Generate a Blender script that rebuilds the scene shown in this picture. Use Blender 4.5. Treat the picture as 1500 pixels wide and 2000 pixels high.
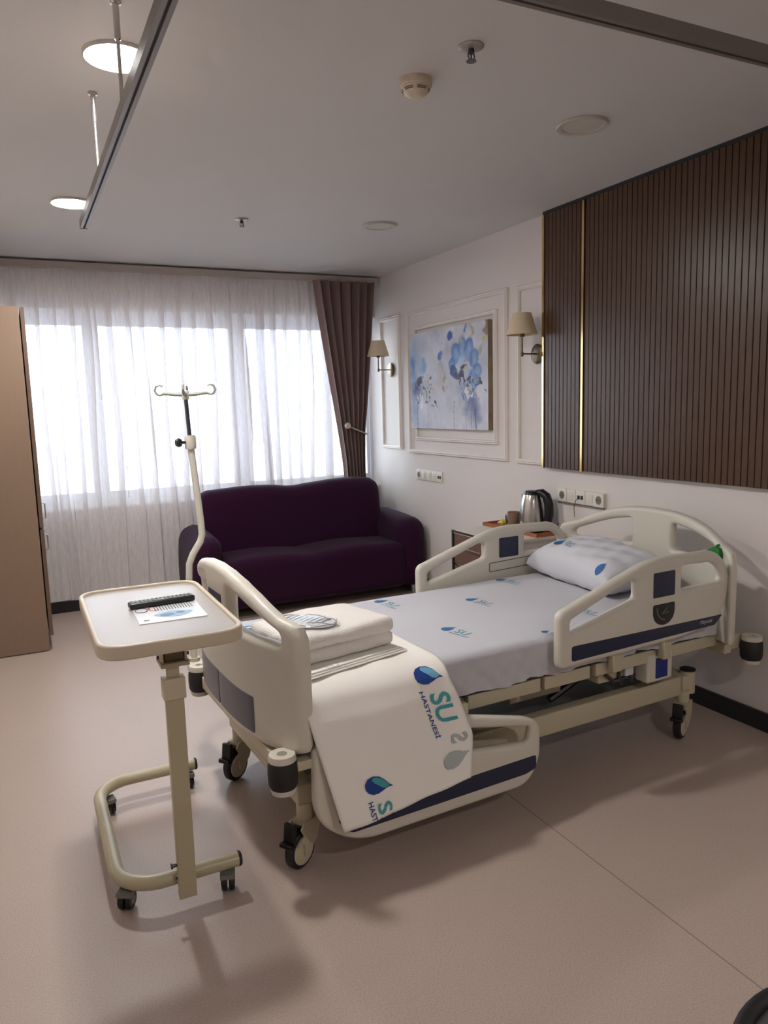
import bpy, bmesh, math, random
import numpy as np
from math import sin, cos, pi, radians
from mathutils import Vector, Matrix
random.seed(7); rng = np.random.default_rng(7)
for o in list(bpy.data.objects): bpy.data.objects.remove(o)
C = bpy.context.scene.collection
scene = bpy.context.scene

# ------------------------------------------------------------------ camera, world, light, exposure
F_PX = 1467.67
yaw, pitch, roll = radians(25.869), radians(8.076), radians(-1.5746)
fwd = Vector((sin(yaw)*cos(pitch), cos(yaw)*cos(pitch), -sin(pitch)))
rt = Vector((cos(yaw), -sin(yaw), 0)); up = rt.cross(fwd)
r_ = cos(roll)*rt + sin(roll)*up; u_ = -sin(roll)*rt + cos(roll)*up
cam_d = bpy.data.cameras.new('camera'); cam = bpy.data.objects.new('camera', cam_d); C.objects.link(cam)
cam_d.sensor_fit = 'HORIZONTAL'; cam_d.sensor_width = 36; cam_d.lens = 36*F_PX/1500
cam_d.clip_start = .05
cam.matrix_world = Matrix(((r_.x, u_.x, -fwd.x, 0), (r_.y, u_.y, -fwd.y, 0), (r_.z, u_.z, -fwd.z, 1.5), (0, 0, 0, 1)))
scene.camera = cam

SKY = 3.4; LAMP = 74.0; LAMP_COL = (1.0, .97, .935)
world = bpy.data.worlds.new('world'); scene.world = world; world.use_nodes = True
wn = world.node_tree.nodes; wl = world.node_tree.links
bg = wn['Background']
tc = wn.new('ShaderNodeTexCoord'); sp = wn.new('ShaderNodeSeparateXYZ'); cr = wn.new('ShaderNodeValToRGB')
cr.color_ramp.elements[0].position = .45; cr.color_ramp.elements[0].color = (.42, .46, .52, 1)
cr.color_ramp.elements[1].position = .56; cr.color_ramp.elements[1].color = (.80, .90, 1.0, 1)
mp = wn.new('ShaderNodeMapRange'); mp.inputs[1].default_value = -1; mp.inputs[2].default_value = 1
wl.new(tc.outputs['Generated'], sp.inputs[0]); wl.new(sp.outputs['Z'], mp.inputs[0]); wl.new(mp.outputs[0], cr.inputs[0])
wl.new(cr.outputs[0], bg.inputs[0]); bg.inputs[1].default_value = SKY
pl = bpy.data.lights.new('window_portal', 'AREA'); pl.shape = 'RECTANGLE'; pl.size = 3.4; pl.size_y = 1.5
pl.cycles.is_portal = True
po = bpy.data.objects.new('window_portal', pl); C.objects.link(po); po.location = (1.23, 6.40, 1.53); po.rotation_euler = (radians(-90), 0, 0)
scene.view_settings.view_transform = 'Standard'; scene.view_settings.look = 'None'
scene.view_settings.gamma = 1; scene.view_settings.use_curve_mapping = False
scene.view_settings.exposure = 2.05

# ------------------------------------------------------------------ materials
def srgb(r, g, b):
    f = lambda c: ((c/255+.055)/1.055)**2.4 if c/255 > .04045 else c/255/12.92
    return (f(r), f(g), f(b), 1)
MATS = {}
def mat(name, col, rough=.5, metal=0, noise=0, nscale=40, bump=0, bscale=200, spec=.5, stretch=(1, 1, 1), sheen=0, coat=0, col2=None):
    if name in MATS: return MATS[name]
    m = bpy.data.materials.new(name); m.use_nodes = True; nt = m.node_tree; N = nt.nodes; L = nt.links
    b = N['Principled BSDF']; b.inputs['Base Color'].default_value = col
    b.inputs['Roughness'].default_value = rough; b.inputs['Metallic'].default_value = metal
    b.inputs['Specular IOR Level'].default_value = spec
    if sheen: b.inputs['Sheen Weight'].default_value = sheen
    if coat: b.inputs['Coat Weight'].default_value = coat
    t = N.new('ShaderNodeTexCoord'); mpn = N.new('ShaderNodeMapping'); mpn.inputs['Scale'].default_value = stretch
    L.new(t.outputs['Object'], mpn.inputs[0])
    n = N.new('ShaderNodeTexNoise'); n.inputs['Scale'].default_value = nscale; n.inputs['Detail'].default_value = 4
    L.new(mpn.outputs[0], n.inputs['Vector'])
    mx = N.new('ShaderNodeMix'); mx.data_type = 'RGBA'
    c2 = col2 if col2 else tuple(c*(1-max(noise, .03)) for c in col[:3])+(1,)
    mx.inputs[6].default_value = col; mx.inputs[7].default_value = c2
    L.new(n.outputs[0], mx.inputs[0]); L.new(mx.outputs[2], b.inputs['Base Color'])
    if bump:
        n2 = N.new('ShaderNodeTexNoise'); n2.inputs['Scale'].default_value = bscale; n2.inputs['Detail'].default_value = 3
        L.new(mpn.outputs[0], n2.inputs['Vector'])
        bp = N.new('ShaderNodeBump'); bp.inputs['Strength'].default_value = bump; bp.inputs['Distance'].default_value = .004
        L.new(n2.outputs[0], bp.inputs['Height']); L.new(bp.outputs[0], b.inputs['Normal'])
    MATS[name] = m; return m
def emit(name, col, s):
    m = bpy.data.materials.new(name); m.use_nodes = True; nt = m.node_tree; nt.nodes.clear()
    e = nt.nodes.new('ShaderNodeEmission'); e.inputs[0].default_value = (*col, 1); e.inputs[1].default_value = s
    o = nt.nodes.new('ShaderNodeOutputMaterial'); nt.links.new(e.outputs[0], o.inputs[0]); return m
M_WALL = mat('wall_paint', srgb(222, 214, 210), .75, noise=.03, nscale=8, bump=.08, bscale=300)
M_CEIL = mat('ceiling_paint', srgb(205, 201, 198), .85, noise=.03, nscale=5, bump=.05, bscale=250)
M_TRIM = mat('trim_white', srgb(228, 220, 214), .45)
M_BASE = mat('skirting_black', srgb(38, 36, 38), .4)
M_BEIGE = mat('bed_plastic', srgb(212, 206, 193), .38, noise=.04, nscale=20)
M_BEIGE2 = mat('bed_metal_cream', srgb(196, 186, 160), .42, noise=.05, nscale=30)
M_TABLEMET = mat('table_metal_cream', srgb(186, 176, 146), .32, noise=.05, nscale=30)
M_NAVY = mat('navy_film', srgb(22, 32, 62), .35)
M_SLATEBLUE = mat('slate_laminate', srgb(84, 84, 96), .3, noise=.08, nscale=15)
M_BLACK = mat('black_rubber', srgb(26, 25, 27), .55)
M_DARKPL = mat('black_plastic', srgb(16, 16, 18), .3)
M_GREYPL = mat('grey_plastic', srgb(120, 118, 112), .45)
M_STEEL = mat('steel', (.55, .55, .56, 1), .28, 1)
M_DSTEEL = mat('dark_steel', (.10, .10, .11, 1), .35, .9)
M_BRONZE = mat('bronze', (.16, .12, .08, 1), .4, .9)
M_GOLD = mat('polished_gold', (.83, .62, .30, 1), .12, 1)
M_SHADE = mat('lamp_shade_cloth', srgb(214, 196, 168), .8, bump=.2, bscale=600)
M_SOFA = mat('purple_velour', srgb(46, 6, 42), .85, noise=.25, nscale=90, bump=.3, bscale=900, sheen=.06, spec=.2)
M_TOWEL = mat('terry_cloth', srgb(238, 232, 226), .95, bump=1.0, bscale=230, spec=.1)
M_SHEET = mat('sheet_fabric', srgb(200, 199, 205), .85, noise=.03, nscale=12, bump=.30, bscale=12, spec=.2)
M_PILLOW = mat('pillow_fabric', srgb(212, 213, 220), .85, bump=.35, bscale=10, spec=.2)
M_BLANKET = mat('blanket_fabric', srgb(248, 243, 236), .85, noise=.04, nscale=7, bump=.25, bscale=9, spec=.15)
M_PBLUE = mat('print_blue', srgb(48, 104, 170), .7)
M_PDEEP = mat('print_deep_blue', srgb(20, 62, 140), .7)
M_PTEAL = mat('print_teal', srgb(70, 160, 168), .7)
M_PLIGHT = mat('print_light_blue', srgb(110, 176, 208), .7)
M_PGHOST = mat('print_ghost', srgb(178, 186, 186), .8)
M_WHITEPR = mat('print_white', srgb(205, 208, 212), .6)
M_TABLETOP = mat('tray_plastic', srgb(178, 170, 165), .33, noise=.03, nscale=200, bump=.05, bscale=900)
M_TABLERIM = mat('tray_rim', srgb(206, 192, 168), .38)
M_WARD = mat('wardrobe_laminate', srgb(140, 116, 96), .5, noise=.14, nscale=16, stretch=(8, 8, .5))
M_WARDEDGE = mat('wardrobe_edge', srgb(104, 82, 66), .5)
M_CURT = mat('taupe_curtain', srgb(146, 124, 120), .9, noise=.15, nscale=300, bump=.15, bscale=500, sheen=.2, spec=.1)
M_PVC = mat('window_pvc', srgb(225, 228, 235), .35)
M_TAN = mat('tray_wood', srgb(168, 96, 56), .5, noise=.25, nscale=30, stretch=(1, 8, 1))
M_TAUPE = mat('cup_ceramic', srgb(134, 106, 84), .35)
M_YELLOW = mat('sachet_yellow', srgb(214, 196, 60), .5)
M_GREEN = mat('green_plastic', srgb(20, 120, 40), .35)
M_NS = mat('nightstand_brown', srgb(112, 86, 74), .35, noise=.1, nscale=20, stretch=(1, 1, 9))
M_NSW = mat('nightstand_top', srgb(206, 198, 190), .4)
M_OUTLET = mat('outlet_plastic', srgb(220, 214, 202), .35)
M_TRACK = mat('track_aluminium', srgb(120, 112, 106), .45, .3)
M_DIFF = mat('unlit_diffuser', srgb(196, 190, 180), .4)
M_PAPER = mat('leaflet_paper', srgb(226, 228, 232), .35)
M_PRED = mat('print_red', srgb(176, 40, 50), .5)
M_PDARK = mat('print_dark', srgb(60, 56, 60), .5)
M_SILVERPACK = mat('pack_film', srgb(232, 234, 238), .5, bump=.6, bscale=60)
M_LIGHT = emit('lamp_glow', LAMP_COL, LAMP)

# slatted wood: fine vertical grain
M_WOOD = mat('walnut_slat', srgb(88, 64, 48), .26, noise=.35, nscale=22, stretch=(14, 14, .7), bump=.06, bscale=60)
# floor: speckled vinyl
def floor_mat():
    m = mat('vinyl_floor', srgb(184, 167, 156), .42, noise=.05, nscale=2.2, spec=.45)
    N = m.node_tree.nodes; L = m.node_tree.links; b = N['Principled BSDF']
    base = b.inputs['Base Color'].links[0].from_socket
    t = [n for n in N if n.type == 'TEX_COORD'][0]
    vz = N.new('ShaderNodeTexNoise'); vz.inputs['Scale'].default_value = 230; vz.inputs['Detail'].default_value = 2
    L.new(t.outputs['Object'], vz.inputs['Vector'])
    rp = N.new('ShaderNodeValToRGB'); rp.color_ramp.elements[0].position = .36; rp.color_ramp.elements[0].color = (.88, .86, .85, 1)
    rp.color_ramp.elements[1].position = .60; rp.color_ramp.elements[1].color = (1.06, 1.05, 1.05, 1)
    L.new(vz.outputs[0], rp.inputs[0])
    mx = N.new('ShaderNodeMix'); mx.data_type = 'RGBA'; mx.blend_type = 'MULTIPLY'; mx.inputs[0].default_value = 1
    L.new(base, mx.inputs[6]); L.new(rp.outputs[0], mx.inputs[7]); L.new(mx.outputs[2], b.inputs['Base Color'])
    return m
M_FLOOR = floor_mat()
# sheer curtain: woven voile, part open (transparent), part thread (diffuse + translucent)
def sheer_mat():
    m = bpy.data.materials.new('sheer_voile'); m.use_nodes = True; nt = m.node_tree; N = nt.nodes; L = nt.links; N.clear()
    out = N.new('ShaderNodeOutputMaterial'); tr = N.new('ShaderNodeBsdfTransparent'); tl = N.new('ShaderNodeBsdfTranslucent'); df = N.new('ShaderNodeBsdfDiffuse')
    tl.inputs[0].default_value = srgb(240, 242, 250); df.inputs[0].default_value = srgb(240, 234, 232); tr.inputs[0].default_value = (.97, .97, 1, 1)
    a = N.new('ShaderNodeMixShader'); a.inputs[0].default_value = .91; L.new(tl.outputs[0], a.inputs[1]); L.new(df.outputs[0], a.inputs[2])
    t = N.new('ShaderNodeTexCoord'); mpn = N.new('ShaderNodeMapping'); mpn.inputs['Scale'].default_value = (90, 90, 14)
    n = N.new('ShaderNodeTexNoise'); n.inputs['Scale'].default_value = 1; n.inputs['Detail'].default_value = 3
    L.new(t.outputs['Object'], mpn.inputs[0]); L.new(mpn.outputs[0], n.inputs['Vector'])
    r = N.new('ShaderNodeMapRange'); r.inputs[1].default_value = .3; r.inputs[2].default_value = .7; r.inputs[3].default_value = .60; r.inputs[4].default_value = .70
    L.new(n.outputs[0], r.inputs[0])
    b = N.new('ShaderNodeMixShader'); L.new(r.outputs[0], b.inputs[0]); L.new(tr.outputs[0], b.inputs[1]); L.new(a.outputs[0], b.inputs[2])
    L.new(b.outputs[0], out.inputs[0]); return m
M_SHEER = sheer_mat()
def glass_mat(name, tint):
    m = bpy.data.materials.new(name); m.use_nodes = True; nt = m.node_tree; N = nt.nodes; L = nt.links; N.clear()
    out = N.new('ShaderNodeOutputMaterial'); tr = N.new('ShaderNodeBsdfTransparent'); tr.inputs[0].default_value = tint
    g = N.new('ShaderNodeBsdfGlossy'); g.inputs['Roughness'].default_value = .03; fr = N.new('ShaderNodeFresnel')
    mx = N.new('ShaderNodeMixShader'); L.new(fr.outputs[0], mx.inputs[0]); L.new(tr.outputs[0], mx.inputs[1]); L.new(g.outputs[0], mx.inputs[2]); L.new(mx.outputs[0], out.inputs[0])
    return m
M_GLASS = glass_mat('window_glass', (.95, .97, .97, 1)); M_GLASS2 = glass_mat('drinking_glass', (.86, .88, .88, 1)); M_BAG = glass_mat('clear_bag', (.99, .99, 1, 1))
_n = M_BAG.node_tree; _mx = [n for n in _n.nodes if n.type == 'MIX_SHADER'][0]; _n.links.remove(_mx.inputs[0].links[0]); _mx.inputs[0].default_value = .10

# ------------------------------------------------------------------ helpers
def link(name, me, m, parent=None, kind=None, smooth=True, label=None):
    o = bpy.data.objects.new(name, me); C.objects.link(o)
    if m is not None: me.materials.append(m)
    if smooth:
        for p in me.polygons: p.use_smooth = True
        try: me.set_sharp_from_angle(angle=radians(38))
        except Exception: pass
    if parent is not None: o.parent = parent
    if kind: o['kind'] = kind
    if label: o['label'] = label
    return o
def obj(name, bm, m, parent=None, kind=None, smooth=True, label=None, bevel=0):
    if bevel:
        bmesh.ops.bevel(bm, geom=list(bm.edges), offset=bevel, segments=3, profile=.6, affect='EDGES', clamp_overlap=True)
    bmesh.ops.recalc_face_normals(bm, faces=bm.faces)
    me = bpy.data.meshes.new(name); bm.to_mesh(me); bm.free()
    return link(name, me, m, parent, kind, smooth, label)
def tag(o, label, cat, group=None):
    o['label'] = label; o['category'] = cat
    if group: o['group'] = group
    return o
def thing(name, label, cat, loc=(0, 0, 0), rz=0, group=None, matrix=None):
    o = bpy.data.objects.new(name, None); C.objects.link(o); o.empty_display_size = .1
    if matrix is not None: o.matrix_world = matrix
    else: o.location = loc; o.rotation_euler = (0, 0, rz)
    return tag(o, label, cat, group)
def copy_tree(o, parent=None):
    c = o.copy(); C.objects.link(c); c.parent = parent
    for ch in list(o.children): copy_tree(ch, c)
    return c
def B(): return bmesh.new()
def box(bm, x0, x1, y0, y1, z0, z1):
    vs = [bm.verts.new(p) for p in ((x0, y0, z0), (x1, y0, z0), (x1, y1, z0), (x0, y1, z0), (x0, y0, z1), (x1, y0, z1), (x1, y1, z1), (x0, y1, z1))]
    for f in ((3, 2, 1, 0), (4, 5, 6, 7), (0, 1, 5, 4), (1, 2, 6, 5), (2, 3, 7, 6), (3, 0, 4, 7)): bm.faces.new([vs[i] for i in f])
    return vs
def tube(bm, pts, r, seg=12, caps=True, closed=False):
    pts = [Vector(p) for p in pts]; n = len(pts); rr = r if isinstance(r, (list, tuple)) else [r]*n
    T = []
    for i in range(n):
        a = pts[i-1] if (i > 0 or closed) else pts[i]; b = pts[(i+1) % n] if (i < n-1 or closed) else pts[i]
        T.append((b-a).normalized())
    ref = Vector((0, 0, 1)) if abs(T[0].z) < .9 else Vector((1, 0, 0))
    nx = T[0].cross(ref).normalized(); rings = []
    for i in range(n):
        nx = (nx - T[i]*nx.dot(T[i])).normalized(); ny = T[i].cross(nx)
        rings.append([bm.verts.new(pts[i]+rr[i]*(cos(2*pi*k/seg)*nx+sin(2*pi*k/seg)*ny)) for k in range(seg)])
    m = n if closed else n-1
    for i in range(m):
        a, b = rings[i], rings[(i+1) % n]
        for k in range(seg): bm.faces.new((a[k], a[(k+1) % seg], b[(k+1) % seg], b[k]))
    if caps and not closed: bm.faces.new(rings[0][::-1]); bm.faces.new(rings[-1])
    return bm
def lathe(bm, prof, c=(0, 0, 0), axis=(0, 0, 1), seg=28, cap=True):
    ax = Vector(axis).normalized(); ref = Vector((0, 0, 1)) if abs(ax.z) < .9 else Vector((1, 0, 0))
    nx = ax.cross(ref).normalized(); ny = ax.cross(nx); c = Vector(c); rings = []
    for r, h in prof: rings.append([bm.verts.new(c+ax*h+max(r, 1e-4)*(cos(2*pi*k/seg)*nx+sin(2*pi*k/seg)*ny)) for k in range(seg)])
    for a, b in zip(rings, rings[1:]):
        for k in range(seg): bm.faces.new((a[k], a[(k+1) % seg], b[(k+1) % seg], b[k]))
    if cap: bm.faces.new(rings[0][::-1]); bm.faces.new(rings[-1])
    return bm
def arc(c, r, a0, a1, n, plane='xy'):
    out = []
    for i in range(n+1):
        a = radians(a0+(a1-a0)*i/n)
        p = (c[0]+r*cos(a), c[1]+r*sin(a)); out.append(p)
    return out
def rounded(pts, r, n=5):
    """round the corners of polygon pts [(x,y[,r])]"""
    out = []; N = len(pts)
    for i in range(N):
        p = Vector(pts[i][:2]); a = Vector(pts[i-1][:2]); b = Vector(pts[(i+1) % N][:2]); rr = pts[i][2] if len(pts[i]) > 2 else r
        d1 = (a-p); d2 = (b-p); rr = min(rr, d1.length*.48, d2.length*.48)
        s = p+d1.normalized()*rr; e = p+d2.normalized()*rr
        for k in range(n+1):
            t = k/n; q = (1-t)**2*s+2*t*(1-t)*p+t*t*e; out.append((q.x, q.y))
    return out
def plate_mesh(outer, holes, thick, bevel, res=3):
    """flat plate in local XY with holes, centred thickness on Z, rounded rim; returns mesh"""
    cu = bpy.data.curves.new('plate', 'CURVE'); cu.dimensions = '2D'; cu.fill_mode = 'BOTH'
    for poly in [outer]+list(holes):
        s = cu.splines.new('POLY'); s.points.add(len(poly)-1); s.use_cyclic_u = True
        for i, p in enumerate(poly): s.points[i].co = (p[0], p[1], 0, 1)
    cu.extrude = max(thick/2-bevel, .0002); cu.bevel_depth = bevel; cu.bevel_resolution = res; cu.offset = -bevel
    o = bpy.data.objects.new('plate', cu); C.objects.link(o); bpy.context.view_layer.update()
    me = bpy.data.meshes.new_from_object(o.evaluated_get(bpy.context.evaluated_depsgraph_get()))
    bpy.data.objects.remove(o); bpy.data.curves.remove(cu); me.materials.clear()
    return me
def plate(name, outer, holes, thick, bevel, m, parent, fn, cuts=0, label=None):
    """fn maps (x,y,z) of the flat plate to the parent's coordinates"""
    me = plate_mesh(outer, holes, thick, bevel)
    bm = B(); bm.from_mesh(me); bpy.data.meshes.remove(me)
    if cuts:
        xs = [v.co.x for v in bm.verts]; a, b = min(xs), max(xs)
        for i in range(1, cuts):
            bmesh.ops.bisect_plane(bm, geom=list(bm.verts)+list(bm.edges)+list(bm.faces), plane_co=(a+(b-a)*i/cuts, 0, 0), plane_no=(1, 0, 0))
    for v in bm.verts: v.co = Vector(fn(*v.co))
    bmesh.ops.remove_doubles(bm, verts=bm.verts, dist=1e-5)
    return obj(name, bm, m, parent, label=label)
_txt = {}
def text_polys(s, size=1.0, shear=0, bold=0):
    key = (s, shear, bold)
    if key not in _txt:
        cu = bpy.data.curves.new('txt', 'FONT'); cu.body = s; cu.size = 1; cu.shear = shear; cu.offset = bold; cu.resolution_u = 3; cu.fill_mode = 'FRONT'
        o = bpy.data.objects.new('txt', cu); C.objects.link(o); bpy.context.view_layer.update()
        me = bpy.data.meshes.new_from_object(o.evaluated_get(bpy.context.evaluated_depsgraph_get()))
        V = [tuple(v.co) for v in me.vertices]; Fc = [tuple(p.vertices) for p in me.polygons]
        bpy.data.objects.remove(o); bpy.data.curves.remove(cu); bpy.data.meshes.remove(me); _txt[key] = (V, Fc)
    V, Fc = _txt[key]; x0 = min(v[0] for v in V); x1 = max(v[0] for v in V); y0 = min(v[1] for v in V); y1 = max(v[1] for v in V)
    return V, Fc, x0, x1, y0, y1
def flat_to(bm, V, Fc, fn, grid=.010):
    t = bmesh.new(); vs = [t.verts.new((p[0], p[1], 0)) for p in V]
    for f in Fc:
        try: t.faces.new([vs[i] for i in f])
        except ValueError: pass
    bmesh.ops.triangulate(t, faces=t.faces[:])
    for ax in (0, 1):
        c = [v.co[ax] for v in t.verts]; lo, hi = min(c), max(c); n = int((hi-lo)/grid)
        no = [0, 0, 0]; no[ax] = 1
        for i in range(1, n+1):
            co = [0, 0, 0]; co[ax] = lo+(hi-lo)*i/(n+1)
            bmesh.ops.bisect_plane(t, geom=t.verts[:]+t.edges[:]+t.faces[:], plane_co=co, plane_no=no)
    m = {v: bm.verts.new(fn(v.co.x, v.co.y)) for v in t.verts}
    for f in t.faces: bm.faces.new([m[v] for v in f.verts])
    t.free()
def add_text(bm, s, x, y, w, h, fn, shear=0, bold=0, mirror=False):
    V, Fc, x0, x1, y0, y1 = text_polys(s, 1, shear, bold)
    P = []
    for v in V:
        a = (v[0]-x0)/(x1-x0); b = (v[1]-y0)/(y1-y0)
        if mirror: a = 1-a
        P.append((x+a*w, y+b*h))
    flat_to(bm, P, Fc, fn)
def add_poly(bm, pts, fn):
    flat_to(bm, pts, [tuple(range(len(pts)))], fn)
def drop_outline(s=1.0, n=22):
    """teardrop, tip up and to the left, body below; unit size"""
    pts = []
    for i in range(n):
        a = radians(-250+ i*(320)/(n-1)); pts.append((.36+.34*cos(a), .36+.34*sin(a)))
    P = [(.62, 1.0), (.48, .86), (.25, .72), (.08, .55), (.02, .34), (.08, .15), (.24, .03), (.44, 0), (.62, .08), (.74, .24), (.76, .42), (.70, .60), (.63, .74), (.60, .86)]
    return [(x*s, y*s) for x, y in P]
def logo(parent, fn, L, name='printed_logo', cols=None, ghost=False, cut=1.0, big=False):
    """reading direction x, letter-up y; L total length. fn maps (x,y)->3D on the cloth"""
    cd, cl, cs, ch = cols or (M_PBLUE, M_PLIGHT, M_PTEAL, M_PDARK)
    ds = .36*L; out = []
    bm = B(); add_poly(bm, [(x*.85*ds, y*ds+.03*L) for x, y in drop_outline()], fn); out.append((bm, cd, name))
    if not ghost:
        bm = B(); P = [(.52, .84), (.28, .68), (.14, .5), (.12, .36), (.2, .42), (.33, .56), (.45, .66), (.56, .72), (.58, .80)]
        if big: P = [(.54, .88), (.26, .70), (.11, .52), (.07, .34), (.16, .28), (.30, .36), (.44, .50), (.56, .60), (.60, .74)]
        add_poly(bm, [(x*.85*ds, y*ds+.03*L) for x, y in P], lambda x, y: fn(x, y, .0008)); out.append((bm, cl, name+'_highlight'))
    bm = B(); add_text(bm, 'SU', .35*L, .12*L, .36*L, .25*L if big else .22*L, fn, bold=.02 if big else .0); out.append((bm, cs, name+'_letters'))
    if not ghost:
        bm = B(); add_text(bm, 'HASTANESİ', .30*L, .015*L, .58*L, .075*L, fn, bold=.01 if big else 0); out.append((bm, ch, name+'_letters'))
    for bm, m, n in out: obj(n, bm, m, parent, smooth=False)

# ------------------------------------------------------------------ the room
XL, XR, YB, YW, CZ = -.52, 2.923, -2.4, 6.106, 2.591
def struct(name, bm, m, smooth=False): return obj(name, bm, m, None, 'structure', smooth)
bm = B(); box(bm, XL-.15, XR+.15, YB-.15, 6.42, -.12, 0); fl = struct('floor', bm, M_FLOOR)
bm = B(); box(bm, 1.588, 1.592, YB, YW, 0, .0006); obj('weld_seam', bm, mat('seam_line', srgb(146, 128, 118), .5), fl, smooth=False)
bm = B(); box(bm, XL-.15, XR+.15, YB-.15, 6.42, CZ, CZ+.12); ceil_o = struct('ceiling', bm, M_CEIL)
bm = B(); box(bm, XR, XR+.15, YB-.15, 6.42, 0, CZ); struct('wall_right', bm, M_WALL)
bm = B(); box(bm, XL-.15, XL, YB-.15, 6.42, 0, CZ); struct('wall_left', bm, M_WALL)
bm = B(); box(bm, XL, XR, YB-.15, YB, 0, CZ); struct('wall_front', bm, M_WALL)
SILL, WTOP = .79, 2.265
bm = B(); box(bm, XL, XR, YW, 6.36, 0, SILL-.02); box(bm, XL, XR, YW, 6.36, WTOP, CZ); struct('wall_back', bm, M_WALL)
bm = B(); box(bm, XL, XR, YW-.012, 6.30, SILL-.02, SILL); struct('trim_1', bm, M_TRIM)
bm = B(); box(bm, XR-.014, XR, YB, YW-.014, 0, .086); struct('baseboard_right', bm, M_BASE)
bm = B(); box(bm, XL, XR, YW-.014, YW, 0, .086); struct('baseboard_back', bm, M_BASE)
bm = B(); box(bm, XL, XL+.014, YB, YW-.014, 0, .086); struct('baseboard_left', bm, M_BASE)
# window: pvc frame, mullions, four lights with sashes and panes
win = bpy.data.objects.new('window_1', None); C.objects.link(win); win['kind'] = 'structure'
win.location = (1.2, 6.26, SILL)
def wbox(bm, x0, x1, y0, y1, z0, z1): box(bm, x0-1.2, x1-1.2, y0-6.26, y1-6.26, z0-SILL, z1-SILL)
muls = [-.49, .578, 1.712, 2.925]
bm = B(); wbox(bm, XL, XR, 6.22, 6.30, SILL, SILL+.045); wbox(bm, XL, XR, 6.22, 6.30, WTOP-.05, WTOP)
obj('window_frame', bm, M_PVC, win, smooth=False)
for i, x in enumerate(muls):
    bm = B(); wbox(bm, x-.03, min(x+.03, XR), 6.215, 6.305, SILL+.045, WTOP-.05); obj('mullion', bm, M_PVC, win, smooth=False)
for a, b in zip(muls, muls[1:]):
    a += .03; b -= .03; z0, z1 = SILL+.045, WTOP-.05; t = .055
    bm = B(); wbox(bm, a, a+t*.5, 6.235, 6.285, z0, z1); wbox(bm, b-t*.5, b, 6.235, 6.285, z0, z1)
    wbox(bm, a+t*.5, b-t*.5, 6.235, 6.285, z0, z0+t); wbox(bm, a+t*.5, b-t*.5, 6.235, 6.285, z1-t, z1)
    s = obj('sash', bm, M_PVC, win, smooth=False)
    bm = B(); wbox(bm, a+t*.5, b-t*.5, 6.256, 6.262, z0+t, z1-t); obj('pane', bm, M_GLASS, s, smooth=False)

# wall mouldings (picture-frame trims)
def moulding(n, y0, y1, z0, z1, w=.032, open_right=False):
    bm = B(); prof = [(0, 0), (0, .010), (.006, .016), (.012, .012), (.018, .020), (.026, .020), (w, .008), (w, 0)]
    cs = [(y0, z0, 1, 1), (y1, z0, -1, 1), (y1, z1, -1, -1), (y0, z1, 1, -1)]
    rings = [[bm.verts.new((XR-h, cy+sy*d, cz+sz*d)) for d, h in prof] for cy, cz, sy, sz in cs]
    for i in range(4):
        a, b = rings[i], rings[(i+1) % 4]
        for k in range(len(prof)-1): bm.faces.new((a[k], a[k+1], b[k+1], b[k]))
    struct('trim_%d' % n, bm, M_TRIM)
moulding(2, 5.625, 5.994, 1.130, 2.237)
moulding(3, 4.110, 5.496, 1.108, 2.229)
moulding(4, 4.228, 5.372, 1.214, 2.108)
moulding(5, 3.30, 4.006, 1.104, 2.216)

# ------------------------------------------------------------------ slatted wall panel
PX = 2.880
wp = thing('wall_panel', 'dark walnut slatted panel with gold strips high on the wall over the bed', 'wall panel', (XR, 2.3, 1.09))
def wp_box(bm, x0, x1, y0, y1, z0, z1): box(bm, x0-XR, x1-XR, y0-2.3, y1-2.3, z0-1.09, z1-1.09)
bm = B(); wp_box(bm, PX+.006, XR, .30, 3.70, 1.098, CZ-.018); obj('backing_board', bm, mat('groove_dark', srgb(58, 44, 36), .6), wp, smooth=False)
y = 3.684; pitch_s = .0345; slat_mesh = None
strip_ys = [3.345, 3.692]
while y-pitch_s > .30:
    if y-pitch_s < 3.352 and y > 3.336: y = 3.3325; continue
    if slat_mesh is None:
        bm = B(); w = .0323
        pts = [(PX+.006-XR, -w/2), (PX-XR, -w/2+.002), (PX-XR, w/2-.002), (PX+.006-XR, w/2)]
        lo = [bm.verts.new((a, b, 0)) for a, b in pts]; hi = [bm.verts.new((a, b, CZ-.018-1.10)) for a, b in pts]
        for i in range(4): bm.faces.new((lo[i], lo[(i+1) % 4], hi[(i+1) % 4], hi[i]))
        bm.faces.new(lo[::-1]); bm.faces.new(hi)
        so = obj('slat', bm, M_WOOD, wp, smooth=False); slat_mesh = so.data
    else:
        so = bpy.data.objects.new('slat', slat_mesh); C.objects.link(so); so.parent = wp
    so.location = (0, y-pitch_s/2-2.3, .010)
    y -= pitch_s
for i, yy in enumerate(strip_ys):
    bm = B(); wp_box(bm, PX-.008, PX+.008, yy-.0085, yy+.0085, 1.094, CZ-.02); obj('gold_strip', bm, M_GOLD, wp, smooth=False, label='polished gold strip')
bm = B(); wp_box(bm, PX-.004, XR, .30, 3.700, CZ-.018, CZ); obj('gap_shade_strip', bm, M_BLACK, wp, smooth=False)  # black strip stands in for the shade of the gap at the ceiling

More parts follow.
